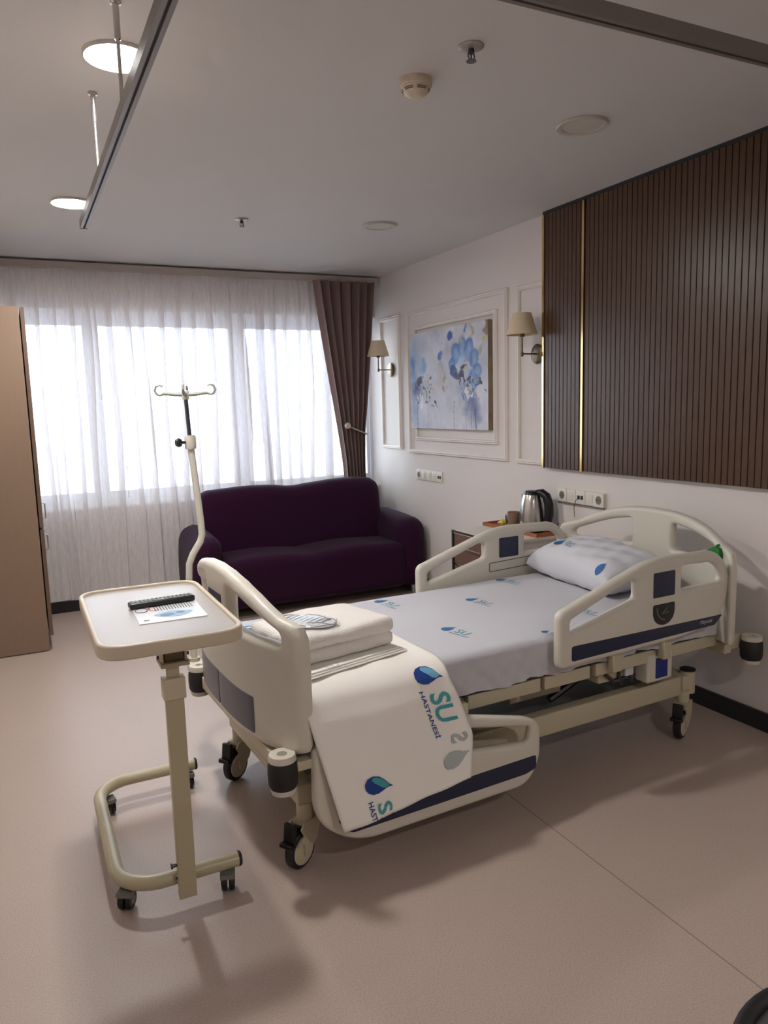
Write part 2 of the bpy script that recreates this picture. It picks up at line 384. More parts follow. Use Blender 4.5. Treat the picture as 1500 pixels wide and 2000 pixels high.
# ------------------------------------------------------------------ ceiling fittings
def downlight(x, y, lit, label):
    t = thing('ceiling_light', label, 'ceiling light', (x, y, CZ), group='round ceiling downlights')
    ri = .094 if lit else .078  # lit disc drawn wider, so its glow spreading over the bezel is built in
    bm = B(); lathe(bm, [(ri, -.004), (ri+.002, -.010), (.099, -.012), (.103, -.006), (.103, 0), (ri, 0)], seg=48, cap=False)
    obj('bezel', bm, mat('bezel_white', srgb(190, 184, 178), .4), t)
    bm = B(); lathe(bm, [(ri+.001, -.0075), (ri+.001, -.003)], seg=48); obj('diffuser', bm, M_LIGHT if lit else M_DIFF, t, label='glowing white diffuser' if lit else None)
downlight(.384, 2.585, True, 'lit round downlight nearer the camera, beside the upper drop rod of the curtain track')
downlight(.367, 4.378, True, 'lit round downlight near the window, by the end of the curtain track')
downlight(2.112, 4.308, False, 'unlit round downlight over the sofa side of the room near the window')
downlight(2.145, 2.508, False, 'unlit round downlight above the bed, beside the walnut panel')
downlight(1.35, -.85, True, 'unseen lit round downlight added behind the camera as fill light')  # fill lamp added out of view to brighten the near bed side and floor
def sprinkler(x, y, label, s=1.0):
    t = thing('fire_sprinkler', label, 'sprinkler', (x, y, CZ), group='ceiling sprinklers')
    bm = B(); lathe(bm, [(.040, 0), (.040, -.003), (.034, -.007), (.014, -.009)], seg=28); obj('escutcheon', bm, mat('escutcheon', srgb(170, 160, 155), .35, .3), t)
    bm = B(); lathe(bm, [(.009, -.006), (.010, -.02), (.006, -.024)], seg=14)
    tube(bm, [(.009, 0, -.02), (.012, 0, -.03), (.004, 0, -.043)], .0022, 8); tube(bm, [(-.009, 0, -.02), (-.012, 0, -.03), (-.004, 0, -.043)], .0022, 8)
    tube(bm, [(0, 0, -.024), (0, 0, -.042)], .0025, 8); obj('sprinkler_body', bm, M_DSTEEL, t)
    bm = B(); lathe(bm, [(.016, -.045), (.016, -.043)], seg=16); obj('deflector', bm, M_DSTEEL, t)
sprinkler(1.368, 2.114, 'small pendent sprinkler on the ceiling in front of the smoke detector')
sprinkler(1.287, 4.439, 'small pendent sprinkler on the ceiling towards the window curtain')
t = thing('smoke_detector', 'round cream smoke detector on the ceiling above the foot of the bed', 'smoke detector', (1.325, 2.395, CZ))
bm = B(); lathe(bm, [(.056, 0), (.056, -.022), (.053, -.026)], seg=40); obj('detector_base', bm, mat('detector_cream', srgb(204, 190, 168), .45), t)
bm = B(); lathe(bm, [(.050, -.026), (.047, -.033), (.040, -.044), (.028, -.053), (.016, -.056), (.001, -.057)], seg=40); obj('detector_dome', bm, MATS['detector_cream'], t)
for k in range(6):
    a0 = k*60+8; bm = B()
    for zz, rr in ((-.0345, .0475), (-.039, .0445)):
        tube(bm, [(rr*cos(radians(a0+j*6)), rr*sin(radians(a0+j*6)), zz) for j in range(8)], .0013, 6)
    obj('vent_slot', bm, M_DSTEEL, t)
# suspended curtain track
t = thing('curtain_track', 'grey suspended privacy curtain track hung from the ceiling on two drop rods', 'curtain track', (.34, 2.4, CZ))
TZ = 2.30-CZ; bm = B()
path = [(.340-.34, 3.56-2.4)]+[(0, 1.55-2.4)]+[(.25+.25*cos(radians(a)), (1.55-2.4)+.25*sin(radians(a))) for a in range(190, 271, 10)]+[(PX-.012-.34, 1.30-2.4)]
path = [(0, 3.56-2.4), (0, 1.57-2.4)]+[(.25+.25*cos(radians(a)), (1.57-2.4)+.25*sin(radians(a))) for a in range(190, 271, 10)]+[(PX-.012-.34, 1.32-2.4)]
prev = None
hw, hh = .015, .017
secs = []
for i, (x, yy) in enumerate(path):
    a = Vector(path[max(i-1, 0)]); b = Vector(path[min(i+1, len(path)-1)]); d = (b-a).normalized(); nn = Vector((-d.y, d.x))
    secs.append([bm.verts.new((x+s*hw*nn.x, yy+s*hw*nn.y, TZ+h)) for s, h in ((-1, -hh), (-.25, -hh), (-.25, -hh+.01), (.25, -hh+.01), (.25, -hh), (1, -hh), (1, hh), (-1, hh))])
for a, b in zip(secs, secs[1:]):
    for k in range(8): bm.faces.new((a[k], a[(k+1) % 8], b[(k+1) % 8], b[k]))
bm.faces.new(secs[0][::-1]); bm.faces.new(secs[-1]); obj('rail', bm, M_TRACK, t, smooth=False)
bm = B(); box(bm, -.015, .015, 3.56-2.4, 3.575-2.4, TZ-.019, TZ+.019); obj('end_cap', bm, M_GREYPL, t, smooth=False)
bm = B(); box(bm, PX-.34-.012, PX-.34, 1.30-2.4-.02, 1.34-2.4+.02, TZ-.035, TZ+.035); obj('wall_flange', bm, M_TRACK, t, smooth=False)
for yy in (2.904, 2.262):
    bm = B(); lathe(bm, [(.016, 0), (.016, -.008), (.0085, -.010), (.0085, -.095), (.006, -.10)], c=(0, yy-2.4, 0), seg=16)
    lathe(bm, [(.0055, -.098), (.0055, TZ+.014)], c=(0, yy-2.4, 0), seg=14); obj('drop_rod', bm, mat('rod_metal', (.62, .6, .58, 1), .25, .9), t)

# ------------------------------------------------------------------ curtains
bm = B(); box(bm, XL+.02, 2.905, 5.975, 6.055, 2.532, 2.572); cr_o = obj('curtain_rail', bm, mat('rail_cream', srgb(186, 176, 168), .5), None, smooth=False)
tag(cr_o, 'long cream curtain rail under the ceiling across the window wall', 'curtain rail')
def cloth_grid(rows, name, m, parent=None, solid=0):
    bm = B(); vs = [[bm.verts.new(p) for p in row] for row in rows]
    for a, b in zip(vs, vs[1:]):
        for k in range(len(a)-1): bm.faces.new((a[k], a[k+1], b[k+1], b[k]))
    return obj(name, bm, m, parent)
# sheer: pleats that lap over themselves, drawn from one random fold sequence
x = XL+.03; raw = []
while x < 2.38:
    w = random.uniform(.085, .17); o_ = random.uniform(.22, .50); st_ = random.uniform(.45, .58); dpt = random.uniform(.018, .034)
    legs = [((x, .0), (x+w*(st_+o_), -dpt)), ((x+w*(st_+o_), -dpt), (x+w*st_, dpt*.6)), ((x+w*st_, dpt*.6), (x+w, .0))]
    for (p0, p1) in legs:
        n_ = max(4, int(abs(p1[0]-p0[0])/.006))
        for k in range(n_): raw.append((p0[0]+(p1[0]-p0[0])*k/n_, p0[1]+(p1[1]-p0[1])*k/n_+.0025*sin(k*.9), x+w*.5, w))
    x += w
pathx = []
for i in range(len(raw)):
    q = raw[max(0, i-1):i+2]; pathx.append((sum(p[0] for p in q)/len(q), sum(p[1] for p in q)/len(q), raw[i][2], raw[i][3]))
rows = []
zs = [2.530, 2.50, 2.46, 2.40, 2.28, 2.1, 1.85, 1.6, 1.35, 1.1, .85, .6, .35, .2, .105]
for z in zs:
    f = min(1, (2.53-z)/.35); row = []
    for (xx, yy, cxx, lap) in pathx:
        amp = .55+.45*f; dx = (xx-cxx)*(.90+.16*f)
        wob = .012*sin(cxx*7.3+z*1.9)*f + .006*sin(cxx*23+z*4.1)*f
        row.append((cxx+dx+wob, 6.022+yy*amp+.004*sin(cxx*11+z*3), z+(.012*sin(cxx*9)+.008*sin(cxx*31) if z < .15 else 0)))
    rows.append(row)
sheer_o = cloth_grid([[(p[0]-1, p[1]-6.02, p[2]) for p in r] for r in rows], 'sheer_curtain', M_SHEER); sheer_o.location = (1, 6.02, 0)
tag(sheer_o, 'white translucent pleated sheer curtain across the window', 'curtain')
# brown side curtain
cu_t = thing('side_curtain', 'taupe brown curtain gathered to the side of the window by a rope', 'curtain', (2.7, 5.94, 0))
def interp(z, tab):
    tab = sorted(tab)
    if z <= tab[0][0]: return tab[0][1]
    for (a, va), (b, vb) in zip(tab, tab[1:]):
        if z <= b: return va+(vb-va)*(z-a)/(b-a)
    return tab[-1][1]
Lx = [(.1, 2.535), (.95, 2.515), (1.1, 2.500), (1.317, 2.470), (1.6, 2.425), (2.0, 2.362), (2.25, 2.325), (2.53, 2.290)]
Rx = [(.1, 2.72), (.95, 2.700), (1.2, 2.705), (1.317, 2.712), (1.5, 2.735), (1.9, 2.780), (2.3, 2.820), (2.53, 2.845)]
rows = []
NF = 7.0; NK = 200
phs = [random.uniform(-.5, .5) for _ in range(14)]
for i in range(34):
    z = 2.53-(2.53-.10)*i/33; l, r = interp(z, Lx), interp(z, Rx); row = []
    wd = r-l; am = .042*min(1, wd/.5)**.25
    for k in range(NK+1):
        s = k/NK; ph = 2*pi*NF*s+1.2*sin(5*s+1)+.35*sin(z*2.1+s*9)
        yy = am*(sin(ph)+.25*sin(2*ph+.8)) - .012*(1-abs(2*s-1))*(1 if z < 1.6 else .3)
        xx = l+wd*s+.010*sin(2*ph)*(wd/.5)
        row.append((xx-2.7, 5.938+yy-5.94, z))
    rows.append(row)
cloth = cloth_grid(rows, 'curtain_cloth', M_CURT, cu_t)
bm = B(); tube(bm, [(2.530-2.7, -.075, 1.335), (2.58-2.7, -.080, 1.312), (2.65-2.7, -.076, 1.283), (2.71-2.7, -.060, 1.262), (2.735-2.7, -.01, 1.258), (2.72-2.7, .07, 1.262), (2.74-2.7, .15, 1.27)], .006, 10); obj('tieback_rope', bm, mat('rope_cream', srgb(176, 160, 146), .7), cu_t)
bm = B(); bmesh.ops.create_uvsphere(bm, u_segments=20, v_segments=14, radius=.026, matrix=Matrix.Translation((2.522-2.7, -.085, 1.338))); obj('tieback_ball', bm, mat('ball_cream', srgb(200, 188, 176), .35), cu_t, label='cream ball on the tieback')

# ------------------------------------------------------------------ wardrobe
w = thing('wardrobe', 'tall brown laminate wardrobe at the left edge in front of the curtain', 'wardrobe', (-.2, 5.5, 0))
def wb(x0, x1, y0, y1, z0, z1, name, m, **k):
    bm = B(); box(bm, x0+.2, x1+.2, y0-5.5, y1-5.5, z0, z1); return obj(name, bm, m, w, smooth=False, **k)
wb(-.50, .082, 5.13, 5.90, .006, 2.150, 'body', M_WARD)
d = wb(.090, .112, 5.135, 5.895, .80, 2.145, 'upper_door', M_WARDEDGE); d2 = wb(.090, .112, 5.135, 5.895, .10, .785, 'lower_door', M_WARDEDGE)
for dd, z in ((d, .90), (d2, .70)):
    bm = B(); tube(bm, [(.312, -.33, z-.05), (.330, -.33, z-.045), (.330, -.33, z+.045), (.312, -.33, z+.05)], .004, 8); obj('handle', bm, M_STEEL, dd)
wb(-.46, .06, 5.16, 5.88, 0, .006, 'plinth', M_BLACK)

# ------------------------------------------------------------------ sofa
so = thing('sofa', 'dark purple stretch-covered two seat sofa below the window', 'sofa', (1.92, 5.55, 0))
def softbox(name, x0, x1, y0, y1, z0, z1, r, m, parent, off, fn=None, sub=4, seg=6):
    bm = B(); box(bm, x0, x1, y0, y1, z0, z1)
    bmesh.ops.bevel(bm, geom=list(bm.edges), offset=r, segments=seg, profile=.5, affect='EDGES', clamp_overlap=True)
    for ax, a, b in ((0, x0, x1), (1, y0, y1), (2, z0, z1)):
        no = [0, 0, 0]; no[ax] = 1; n = max(2, int((b-a)/.07))
        for i in range(1, n):
            co = [0, 0, 0]; co[ax] = a+(b-a)*i/n
            bmesh.ops.bisect_plane(bm, geom=list(bm.verts)+list(bm.edges)+list(bm.faces), plane_co=co, plane_no=no)
    if fn:
        for v in bm.verts: v.co = Vector(fn(*v.co))
    for v in bm.verts: v.co -= Vector(off)
    return obj(name, bm, m, parent)
OF = (1.92, 5.55, 0)
def back_fn(x, y, z):
    t_ = (x-1.957)/.76; hump = .022*math.exp(-((t_+.45)/.35)**2)+.034*math.exp(-((t_-.62)/.38)**2)-.012*math.exp(-(t_/.12)**2)
    k = max(0, (z-.3)/.6)
    return (x + t_*.0*k, y+.07*(k)-.02*math.exp(-((abs(t_)-.48)/.3)**2)*k, z+hump*k)
softbox('backrest', 1.20, 2.715, 5.56, 5.80, .12, .885, .095, M_SOFA, so, OF, back_fn, seg=6)
def seat_fn(x, y, z):
    t_ = (x-1.92)/.75
    return (x, y+ (.0), z+(.018*math.exp(-((abs(t_)-.5)/.3)**2)-.012*math.exp(-(t_/.1)**2))*(1 if z > .3 else 0))
softbox('seat', 1.21, 2.70, 5.16, 5.70, .07, .425, .06, M_SOFA, so, OF, seat_fn, seg=5)
def arm_fn(s):
    def f(x, y, z):
        k = max(0, min(1, (z-.15)/.45)); g = (5.9-y)/.75
        return (x+s*.035*sin(pi*min(1, max(0, z/.62)))*(.5+.5*g), y, z-.035*g**2*k+(0))
    return f
softbox('armrest', 1.055, 1.265, 5.15, 5.84, .06, .640, .105, M_SOFA, so, OF, arm_fn(-1), seg=7)
softbox('armrest', 2.645, 2.885, 5.15, 5.84, .06, .640, .105, M_SOFA, so, OF, arm_fn(.2), seg=7)
for x, yy in ((1.15, 5.22), (2.78, 5.22), (1.15, 5.76), (2.78, 5.76)):
    bm = B(); lathe(bm, [(.022, 0), (.026, .07)], c=(x-1.92, yy-5.55, 0), seg=16); obj('leg', bm, M_STEEL, so)

# ------------------------------------------------------------------ painting (pigment stored per vertex)
def painting():
    W, H = 1.105, .735; ny, nz = 300, 200
    S, T = np.meshgrid(np.linspace(0, 1, ny), np.linspace(0, 1, nz))     # s left->right as seen, t top->bottom
    def fbm(sx, sy, oct=4, seed=0):
        rg = np.random.default_rng(seed); out = np.zeros_like(S); a = 1
        for o_ in range(oct):
            gx, gy = int(sx*2**o_)+2, int(sy*2**o_)+2; g = rg.random((gy, gx))
            fx = S*(gx-1.001); fy = T*(gy-1.001); ix = fx.astype(int); iy = fy.astype(int); dx = fx-ix; dy = fy-iy
            dx = dx*dx*(3-2*dx); dy = dy*dy*(3-2*dy)
            out += a*((g[iy, ix]*(1-dx)+g[iy, ix+1]*dx)*(1-dy)+(g[iy+1, ix]*(1-dx)+g[iy+1, ix+1]*dx)*dy); a *= .5
        return (out/ (2-2**(1-oct)) )
    col = np.zeros((nz, ny, 3)); col[:] = np.array([196, 198, 210])
    n1 = fbm(4, 4, 5, 1); n2 = fbm(8, 3, 5, 2); n3 = fbm(24, 10, 3, 3)
    col += (n1[..., None]-.5)*np.array([46, 42, 34]); col += (n3[..., None]-.5)*22
    wx = (fbm(10, 10, 3, 5)-.5)*.09; wy = (fbm(10, 10, 3, 6)-.5)*.12
    def dab(s, t, rs, rt, c, a=1, ang=0, soft=.35, warp=1.0):
        ds = (S-s+wx*warp)*1.5; dt = T-t+wy*warp; ca, sa = cos(ang), sin(ang)
        p = (ds*ca+dt*sa)/(rs*1.5); q = (-ds*sa+dt*ca)/rt; dd = np.sqrt(p*p+q*q)
        m = np.clip((1-dd)/soft, 0, 1)*a; m = (m*(.55+.9*n3)).clip(0, 1)
        nonlocal col
        col = col*(1-m[..., None])+np.array(c)*m[..., None]
    # soft clouds of wash
    dab(.05, .38, .12, .30, (110, 148, 200), .75, soft=1); dab(.10, .15, .12, .18, (150, 172, 206), .6, soft=1)
    dab(.04, .35, .06, .14, (74, 120, 186), .7, soft=.8); dab(.09, .60, .10, .14, (74, 80, 130), .85, soft=.8)
    dab(.05, .80, .08, .25, (120, 146, 192), .7, soft=1); dab(.19, .36, .07, .12, (104, 150, 206), .75, soft=.8)
    dab(.30, .62, .14, .16, (178, 172, 178), .5, soft=1); dab(.45, .50, .10, .18, (178, 160, 140), .5, soft=1)
    dab(.38, .20, .12, .14, (214, 214, 222), .6, soft=1); dab(.80, .72, .10, .22, (96, 104, 150), .75, soft=.8)
    dab(.86, .82, .07, .16, (84, 92, 146), .6, soft=.8); dab(.70, .62, .08, .12, (120, 140, 184), .5, soft=1)
    dab(.95, .40, .08, .22, (176, 182, 200), .6, soft=1); dab(.60, .85, .20, .14, (206, 206, 212), .6, soft=1)
    # large flower: each petal a darker edge with a paler heart
    for sx, tt, rs, rt, ang in ((.585, .36, .050, .085, -.55), (.625, .26, .060, .115, -.25), (.705, .21, .060, .12, 0), (.785, .24, .060, .125, .25), (.845, .33, .055, .11, .55), (.875, .45, .055, .09, 1.0), (.845, .55, .055, .085, .6)):
        dab(sx, tt, rs, rt, (88, 124, 182), .9, ang, .25, .35); dab(sx+.004, tt+.015, rs*.82, rt*.84, (142, 172, 212), .85, ang, .7, .35)
    dab(.71, .33, .085, .10, (168, 192, 222), .75, 0, .8, .4)
    for sx, tt, rs, rt, c, ang in ((.600, .42, .050, .070, (62, 84, 146), .7), (.635, .49, .050, .045, (52, 62, 112), .35), (.82, .50, .055, .07, (120, 152, 204), .5)):
        dab(sx, tt, rs, rt, c, .92, ang, .3, .5)
    dab(.725, .435, .045, .050, (56, 52, 66), .95, 0, .3, 1.4); dab(.750, .425, .026, .032, (190, 180, 146), .95, 0, .4, .8); dab(.70, .50, .052, .030, (46, 46, 74), .9, .6, .3, 1.4)
    dab(.67, .55, .018, .06, (44, 46, 74), .85, .5, .3, 1.2); dab(.735, .54, .014, .06, (50, 52, 84), .85, -.2, .3, 1.2); dab(.80, .56, .032, .026, (60, 60, 90), .8, -.5, .3, 1.6); dab(.90, .58, .022, .05, (66, 72, 112), .8, .3, .4, 1.4)
    # left flower
    dab(.12, .52, .035, .05, (58, 54, 72), .9, soft=.3, warp=1.8); dab(.135, .47, .018, .02, (200, 186, 130), .9, soft=.4); dab(.16, .50, .02, .03, (64, 90, 150), .8)
    # buds and flecks
    dab(.555, .10, .035, .055, (62, 92, 164), .95, -.2, .3, .6); dab(.43, .27, .038, .062, (76, 118, 178), .95, .1, .35, .6); dab(.74, .035, .018, .06, (96, 116, 160), .8, .3, .4, .6)
    dab(.82, .06, .022, .075, (190, 162, 96), .9, .2, .4); dab(.975, .08, .03, .07, (140, 108, 74), .9, 0, .4); dab(.95, .17, .035, .03, (198, 180, 84), .85, 0, .5); dab(.91, .24, .035, .05, (150, 140, 116), .6, 0, .6)
    dab(.68, .13, .05, .06, (206, 196, 176), .6, 0, .8); dab(.49, .50, .02, .06, (150, 128, 88), .7, .3, .5); dab(.47, .60, .02, .04, (130, 116, 110), .7, 0, .5); dab(.37, .76, .012, .03, (60, 56, 70), .9, -.4, .3); dab(.20, .58, .02, .03, (80, 80, 100), .8, .3, .4, 2)
    for (s, t, r) in ((.15, .76, .035), (.79, .68, .026), (.17, .70, .02), (.795, .64, .014), (.26, .57, .015), (.85, .70, .015)): dab(s, t, r, r*1.5, (226, 226, 232), .95, .3, .4, 1.6)
    rg = np.random.default_rng(11)
    for _ in range(60):
        s, t = rg.normal(.24, .09), rg.normal(.62, .09); c = [(70, 74, 100), (150, 140, 120), (216, 214, 220), (96, 120, 170)][rg.integers(4)]
        dab(s, t, rg.uniform(.004, .014), rg.uniform(.008, .022), c, .85, rg.uniform(-1, 1), .5, .6)
    for _ in range(45):
        s, t = rg.normal(.80, .07), rg.normal(.58, .07); c = [(52, 54, 84), (150, 140, 120), (210, 214, 222), (84, 110, 170)][rg.integers(4)]
        dab(s, t, rg.uniform(.004, .014), rg.uniform(.008, .024), c, .85, rg.uniform(-1, 1), .5, .6)
    for _ in range(30):
        dab(rg.uniform(.3, 1), rg.uniform(0, .6), rg.uniform(.003, .009), rg.uniform(.006, .018), [(150, 130, 96), (110, 120, 160), (214, 206, 196)][rg.integers(3)], .8, rg.uniform(-1, 1), .5, .6)
    # drips and stems
    for s, t0, t1, c, wdt in ((.60, .72, 1, (60, 64, 100), .0022), (.10, .70, 1, (90, 104, 150), .004), (.86, .80, 1, (84, 92, 146), .006), (.81, .78, .98, (100, 110, 160), .004), (.25, .75, 1, (150, 146, 160), .003), (.75, .8, 1, (130, 140, 180), .002)):
        m = (np.abs(S-s-.004*np.sin(T*20)) < wdt) & (T > t0) & (T < t1); col[m] = col[m]*.25+np.array(c)*.75
    xx = .43+(T-.33)*.45; m = (np.abs(S-xx) < .002) & (T > .33) & (T < .50); col[m] = (110, 116, 150)
    col = np.clip(col, 0, 255)/255; lin = np.where(col > .04045, ((col+.055)/1.055)**2.4, col/12.92)
    th = .038
    y = 5.397-S*W; z = 2.048-T*H; relief = .0012*(n3-.5)*2
    P = np.stack([np.full_like(y, XR-th)-relief, y, z], -1).reshape(-1, 3)-np.array([XR, 4.845, 1.68])
    idx = np.arange(ny*nz).reshape(nz, ny)
    faces = np.stack([idx[:-1, :-1], idx[1:, :-1], idx[1:, 1:], idx[:-1, 1:]], -1).reshape(-1, 4)
    me = bpy.data.meshes.new('canvas_face'); me.from_pydata(P.tolist(), [], faces.tolist()); me.update()
    ca = me.color_attributes.new('Col', 'FLOAT_COLOR', 'POINT'); ca.data.foreach_set('color', np.concatenate([lin.reshape(-1, 3), np.ones((ny*nz, 1))], 1).astype(np.float32).ravel())
    m = bpy.data.materials.new('painted_canvas'); m.use_nodes = True; N = m.node_tree.nodes; b = N['Principled BSDF']; a = N.new('ShaderNodeVertexColor'); a.layer_name = 'Col'
    m.node_tree.links.new(a.outputs[0], b.inputs['Base Color']); b.inputs['Roughness'].default_value = .6
    pt = thing('canvas_painting', 'unframed canvas painting of blue abstract flowers on the right wall', 'painting', (XR, 4.845, 1.68))
    link('painted_face', me, m, pt)
    bm = B(); x0, x1 = -th+.0015, -.0005; y0, y1 = 5.397-W-4.845, 5.397-4.845; z0, z1 = 2.048-H-1.68, 2.048-1.68
    box(bm, x0, x1, y0, y1, z0, z1); obj('stretcher_box', bm, mat('canvas_side', srgb(104, 86, 74), .7, noise=.5, nscale=9, col2=srgb(176, 160, 130)), pt, smooth=False)
painting()

# ------------------------------------------------------------------ wall sconces
def sconce(yc, zc, label):
    t = thing('wall_sconce', label, 'wall lamp', (XR, yc, zc), group='wall sconces')
    bm = B(); lathe(bm, [(.030, 0), (.058, .004), (.060, .014), (.052, .020), (.018, .022)], axis=(-1, 0, 0), seg=36); obj('backplate', bm, M_BRONZE, t)
    bm = B(); tube(bm, [(-.02, 0, 0), (-.125, 0, 0)], .0048, 10); tube(bm, [(-.125, 0, -.012), (-.125, 0, .115)], .0048, 10)
    lathe(bm, [(.008, -.016), (.009, -.008), (.008, .012)], c=(-.125, 0, 0), seg=14); lathe(bm, [(.014, .10), (.014, .15)], c=(-.125, 0, 0), seg=14); obj('arm', bm, M_BRONZE, t)
    bm = B(); lathe(bm, [(.094, .112), (.055, .240), (.0535, .240), (.0925, .112), (.094, .112)], c=(-.125, 0, 0), seg=48, cap=False); s = obj('lamp_shade', bm, M_SHADE, t)
    bm = B(); tube(bm, [(-.125-.07, 0, .17), (-.125+.07, 0, .17)], .0015, 6); tube(bm, [(-.125, -.07, .17), (-.125, .07, .17)], .0015, 6); obj('shade_carrier', bm, M_BRONZE, s)
    bm = B(); bmesh.ops.create_uvsphere(bm, u_segments=16, v_segments=10, radius=.024, matrix=Matrix.Translation((-.125, 0, .175))); obj('bulb', bm, M_DIFF, t)
sconce(3.795, 1.786, 'unlit wall sconce with cream shade beside the slatted walnut panel')
sconce(5.80, 1.797, 'unlit wall sconce with cream shade beside the brown curtain')

# ------------------------------------------------------------------ socket strips
def socket_strip(y0, z, label, n=5, w=.0825, kinds='sbpps'):
    t = thing('socket_strip', label, 'wall sockets', (XR, y0, z), group='socket strips')
    bm = B(); box(bm, -.004, 0, -n*w, 0, -.042, .042); obj('mounting_frame', bm, M_OUTLET, t, smooth=False)
    for i in range(n):
        yc = -(i+.5)*w; k = kinds[i]; dp = .010 if k != 'S' else .022
        bm = B(); box(bm, -dp, -.004, yc-w/2+.0015, yc+w/2-.0015, -.040, .040); md = obj('module', bm, M_OUTLET, t, bevel=.002, smooth=True)
        if k in 'sS':
            bm = B(); lathe(bm, [(.024, 0), (.022, .0015), (.019, .0017), (.019, -.001)], c=(-dp, yc, 0), axis=(-1, 0, 0), seg=28, cap=False); obj('socket_rim', bm, M_GREYPL, md)
            bm = B(); lathe(bm, [(.019, .0006), (.001, .0007)], c=(-dp, yc, 0), axis=(-1, 0, 0), seg=24); obj('socket_well', bm, mat('well_shadow', srgb(120, 112, 100), .6), md)
            bm = B()
            for s in (-1, 1): lathe(bm, [(.003, .001), (.003, .002)], c=(-dp, yc+s*.0085, 0), axis=(-1, 0, 0), seg=10)
            obj('contact_hole', bm, M_BLACK, md)
        elif k == 'p':
            bm = B()
            for s in (-1, 1): box(bm, -dp-.002, -dp, yc+s*.014-.010, yc+s*.014+.010, -.012, .010)
            obj('data_port', bm, M_BLACK, md, smooth=False)
        else:
            bm = B(); box(bm, -dp-.002, -dp, yc-.02, yc+.02, -.022, .022); obj('rocker', bm, M_OUTLET, md, bevel=.001)
    return t
socket_strip(5.384, .938, 'strip of white wall sockets under the blue flower painting', kinds='sbbbp')
s2 = socket_strip(3.60, .940, 'strip of white wall sockets behind the kettle at the bed head', kinds='sbpbS')
bm = B(); tube(bm, [(-.012, -.195, .0), (-.03, -.19, -.02), (-.03, -.175, -.06), (-.02, -.17, -.12)], .002, 8); obj('thin_cable', bm, M_BLACK, s2)
bm = B(); box(bm, -.012, 0, -.40, -.0, -.050, -.044); obj('lower_edge_strip', bm, M_GREYPL, s2, smooth=False)

# ------------------------------------------------------------------ nightstand and what stands on it
ns = thing('nightstand', 'bedside cabinet with brown drawer fronts beyond the far side rail', 'nightstand', (2.68, 3.80, 0))
def nb(x0, x1, y0, y1, z0, z1, name, m, par=None, **k):
    bm = B(); box(bm, x0-2.68, x1-2.68, y0-3.80, y1-3.80, z0, z1); return obj(name, bm, m, par or ns, smooth=False, **k)
nb(2.47, 2.90, 3.535, 4.065, .10, .685, 'cabinet_body', M_NSW); nb(2.452, 2.903, 3.525, 4.075, .685, .703, 'cabinet_top', M_NSW)
nb(2.450, 2.470, 4.052, 4.072, .06, .703, 'front_frame', M_BLACK); nb(2.450, 2.470, 3.528, 4.052, .690, .7025, 'front_frame', M_BLACK); nb(2.450, 2.470, 3.528, 3.548, .06, .690, 'front_frame', M_BLACK)
for z0, z1 in ((.49, .685), (.285, .48)):
    dr = nb(2.456, 2.470, 3.552, 4.048, z0, z1, 'drawer', M_NS)
    bm = B(); zz = (z0+z1)/2+.02; tube(bm, [(2.456-2.68, -.09, zz), (2.432-2.68, -.085, zz), (2.432-2.68, .085, zz), (2.456-2.68, .09, zz)], .0032, 8); obj('handle', bm, M_GREYPL, dr)
nb(2.456, 2.470, 3.552, 4.048, .07, .275, 'lower_door', M_NSW)
for x in (2.50, 2.87):
    for yy in (3.58, 4.03):
        bm = B(); lathe(bm, [(.025, 0), (.025, .05), (.012, .055), (.012, .10)], c=(x-2.68, yy-3.8, 0), seg=14); obj('castor', bm, M_DARKPL, ns)
st = thing('serving_tray', 'shallow wooden serving tray under the kettle on the nightstand', 'tray', (2.80, 3.815, .703))
bm = B(); box(bm, -.085, .085, -.275, .275, 0, .006); obj('tray_floor', bm, M_TAN, st, smooth=False)
for x0, x1, y0, y1 in ((-.095, -.085, -.285, .285), (.085, .095, -.285, .285), (-.085, .085, -.285, -.275), (-.085, .085, .275, .285)):
    bm = B(); box(bm, x0, x1, y0, y1, 0, .022); obj('tray_rim', bm, M_TAN, st, smooth=False)
k = thing('electric_kettle', 'brushed steel kettle with black handle on the nightstand tray', 'kettle', (2.80, 3.70, .7095), radians(-62))
bm = B(); lathe(bm, [(.072, 0), (.074, .012), (.070, .02)], seg=32); obj('power_base', bm, M_DARKPL, k)
bm = B(); lathe(bm, [(.066, .02), (.074, .03), (.077, .07), (.073, .13), (.063, .19), (.052, .226), (.050, .23)], seg=40); obj('kettle_body', bm, mat('brushed_steel', (.5, .48, .46, 1), .26, 1), k)
bm = B(); lathe(bm, [(.051, .229), (.050, .238), (.040, .250), (.020, .254), (.001, .255)], seg=32); obj('lid', bm, M_DARKPL, k)
bm = B()
tube(bm, [(.030, 0, .240), (.065, 0, .242), (.095, 0, .220), (.110, 0, .17), (.112, 0, .11), (.100, 0, .05), (.070, 0, .035)], [.018, .024, .028, .029, .028, .026, .024], 14)
obj('handle', bm, M_DARKPL, k)
bm = B(); box(bm, -.066, -.035, -.018, .018, .205, .232); bmesh.ops.bevel(bm, geom=list(bm.edges), offset=.006, segments=2, affect='EDGES'); obj('spout', bm, M_STEEL, k)
bm = B(); tube(bm, [(.07, .0, .012), (.12, .02, .012), (.15, .06, .05), (.14, .09, .10), (.11, .10, .06), (.09, .10, .0)], .003, 8); obj('power_cord', bm, M_BLACK, k)
cp = thing('cup', 'taupe ceramic cup with dark ring handle beside the kettle', 'cup', (2.765, 3.835, .7095))
bm = B(); lathe(bm, [(.030, 0), (.033, .004), (.042, .108), (.0395, .108), (.031, .008), (.001, .008)], seg=32, cap=False); obj('cup_body', bm, M_TAUPE, cp)
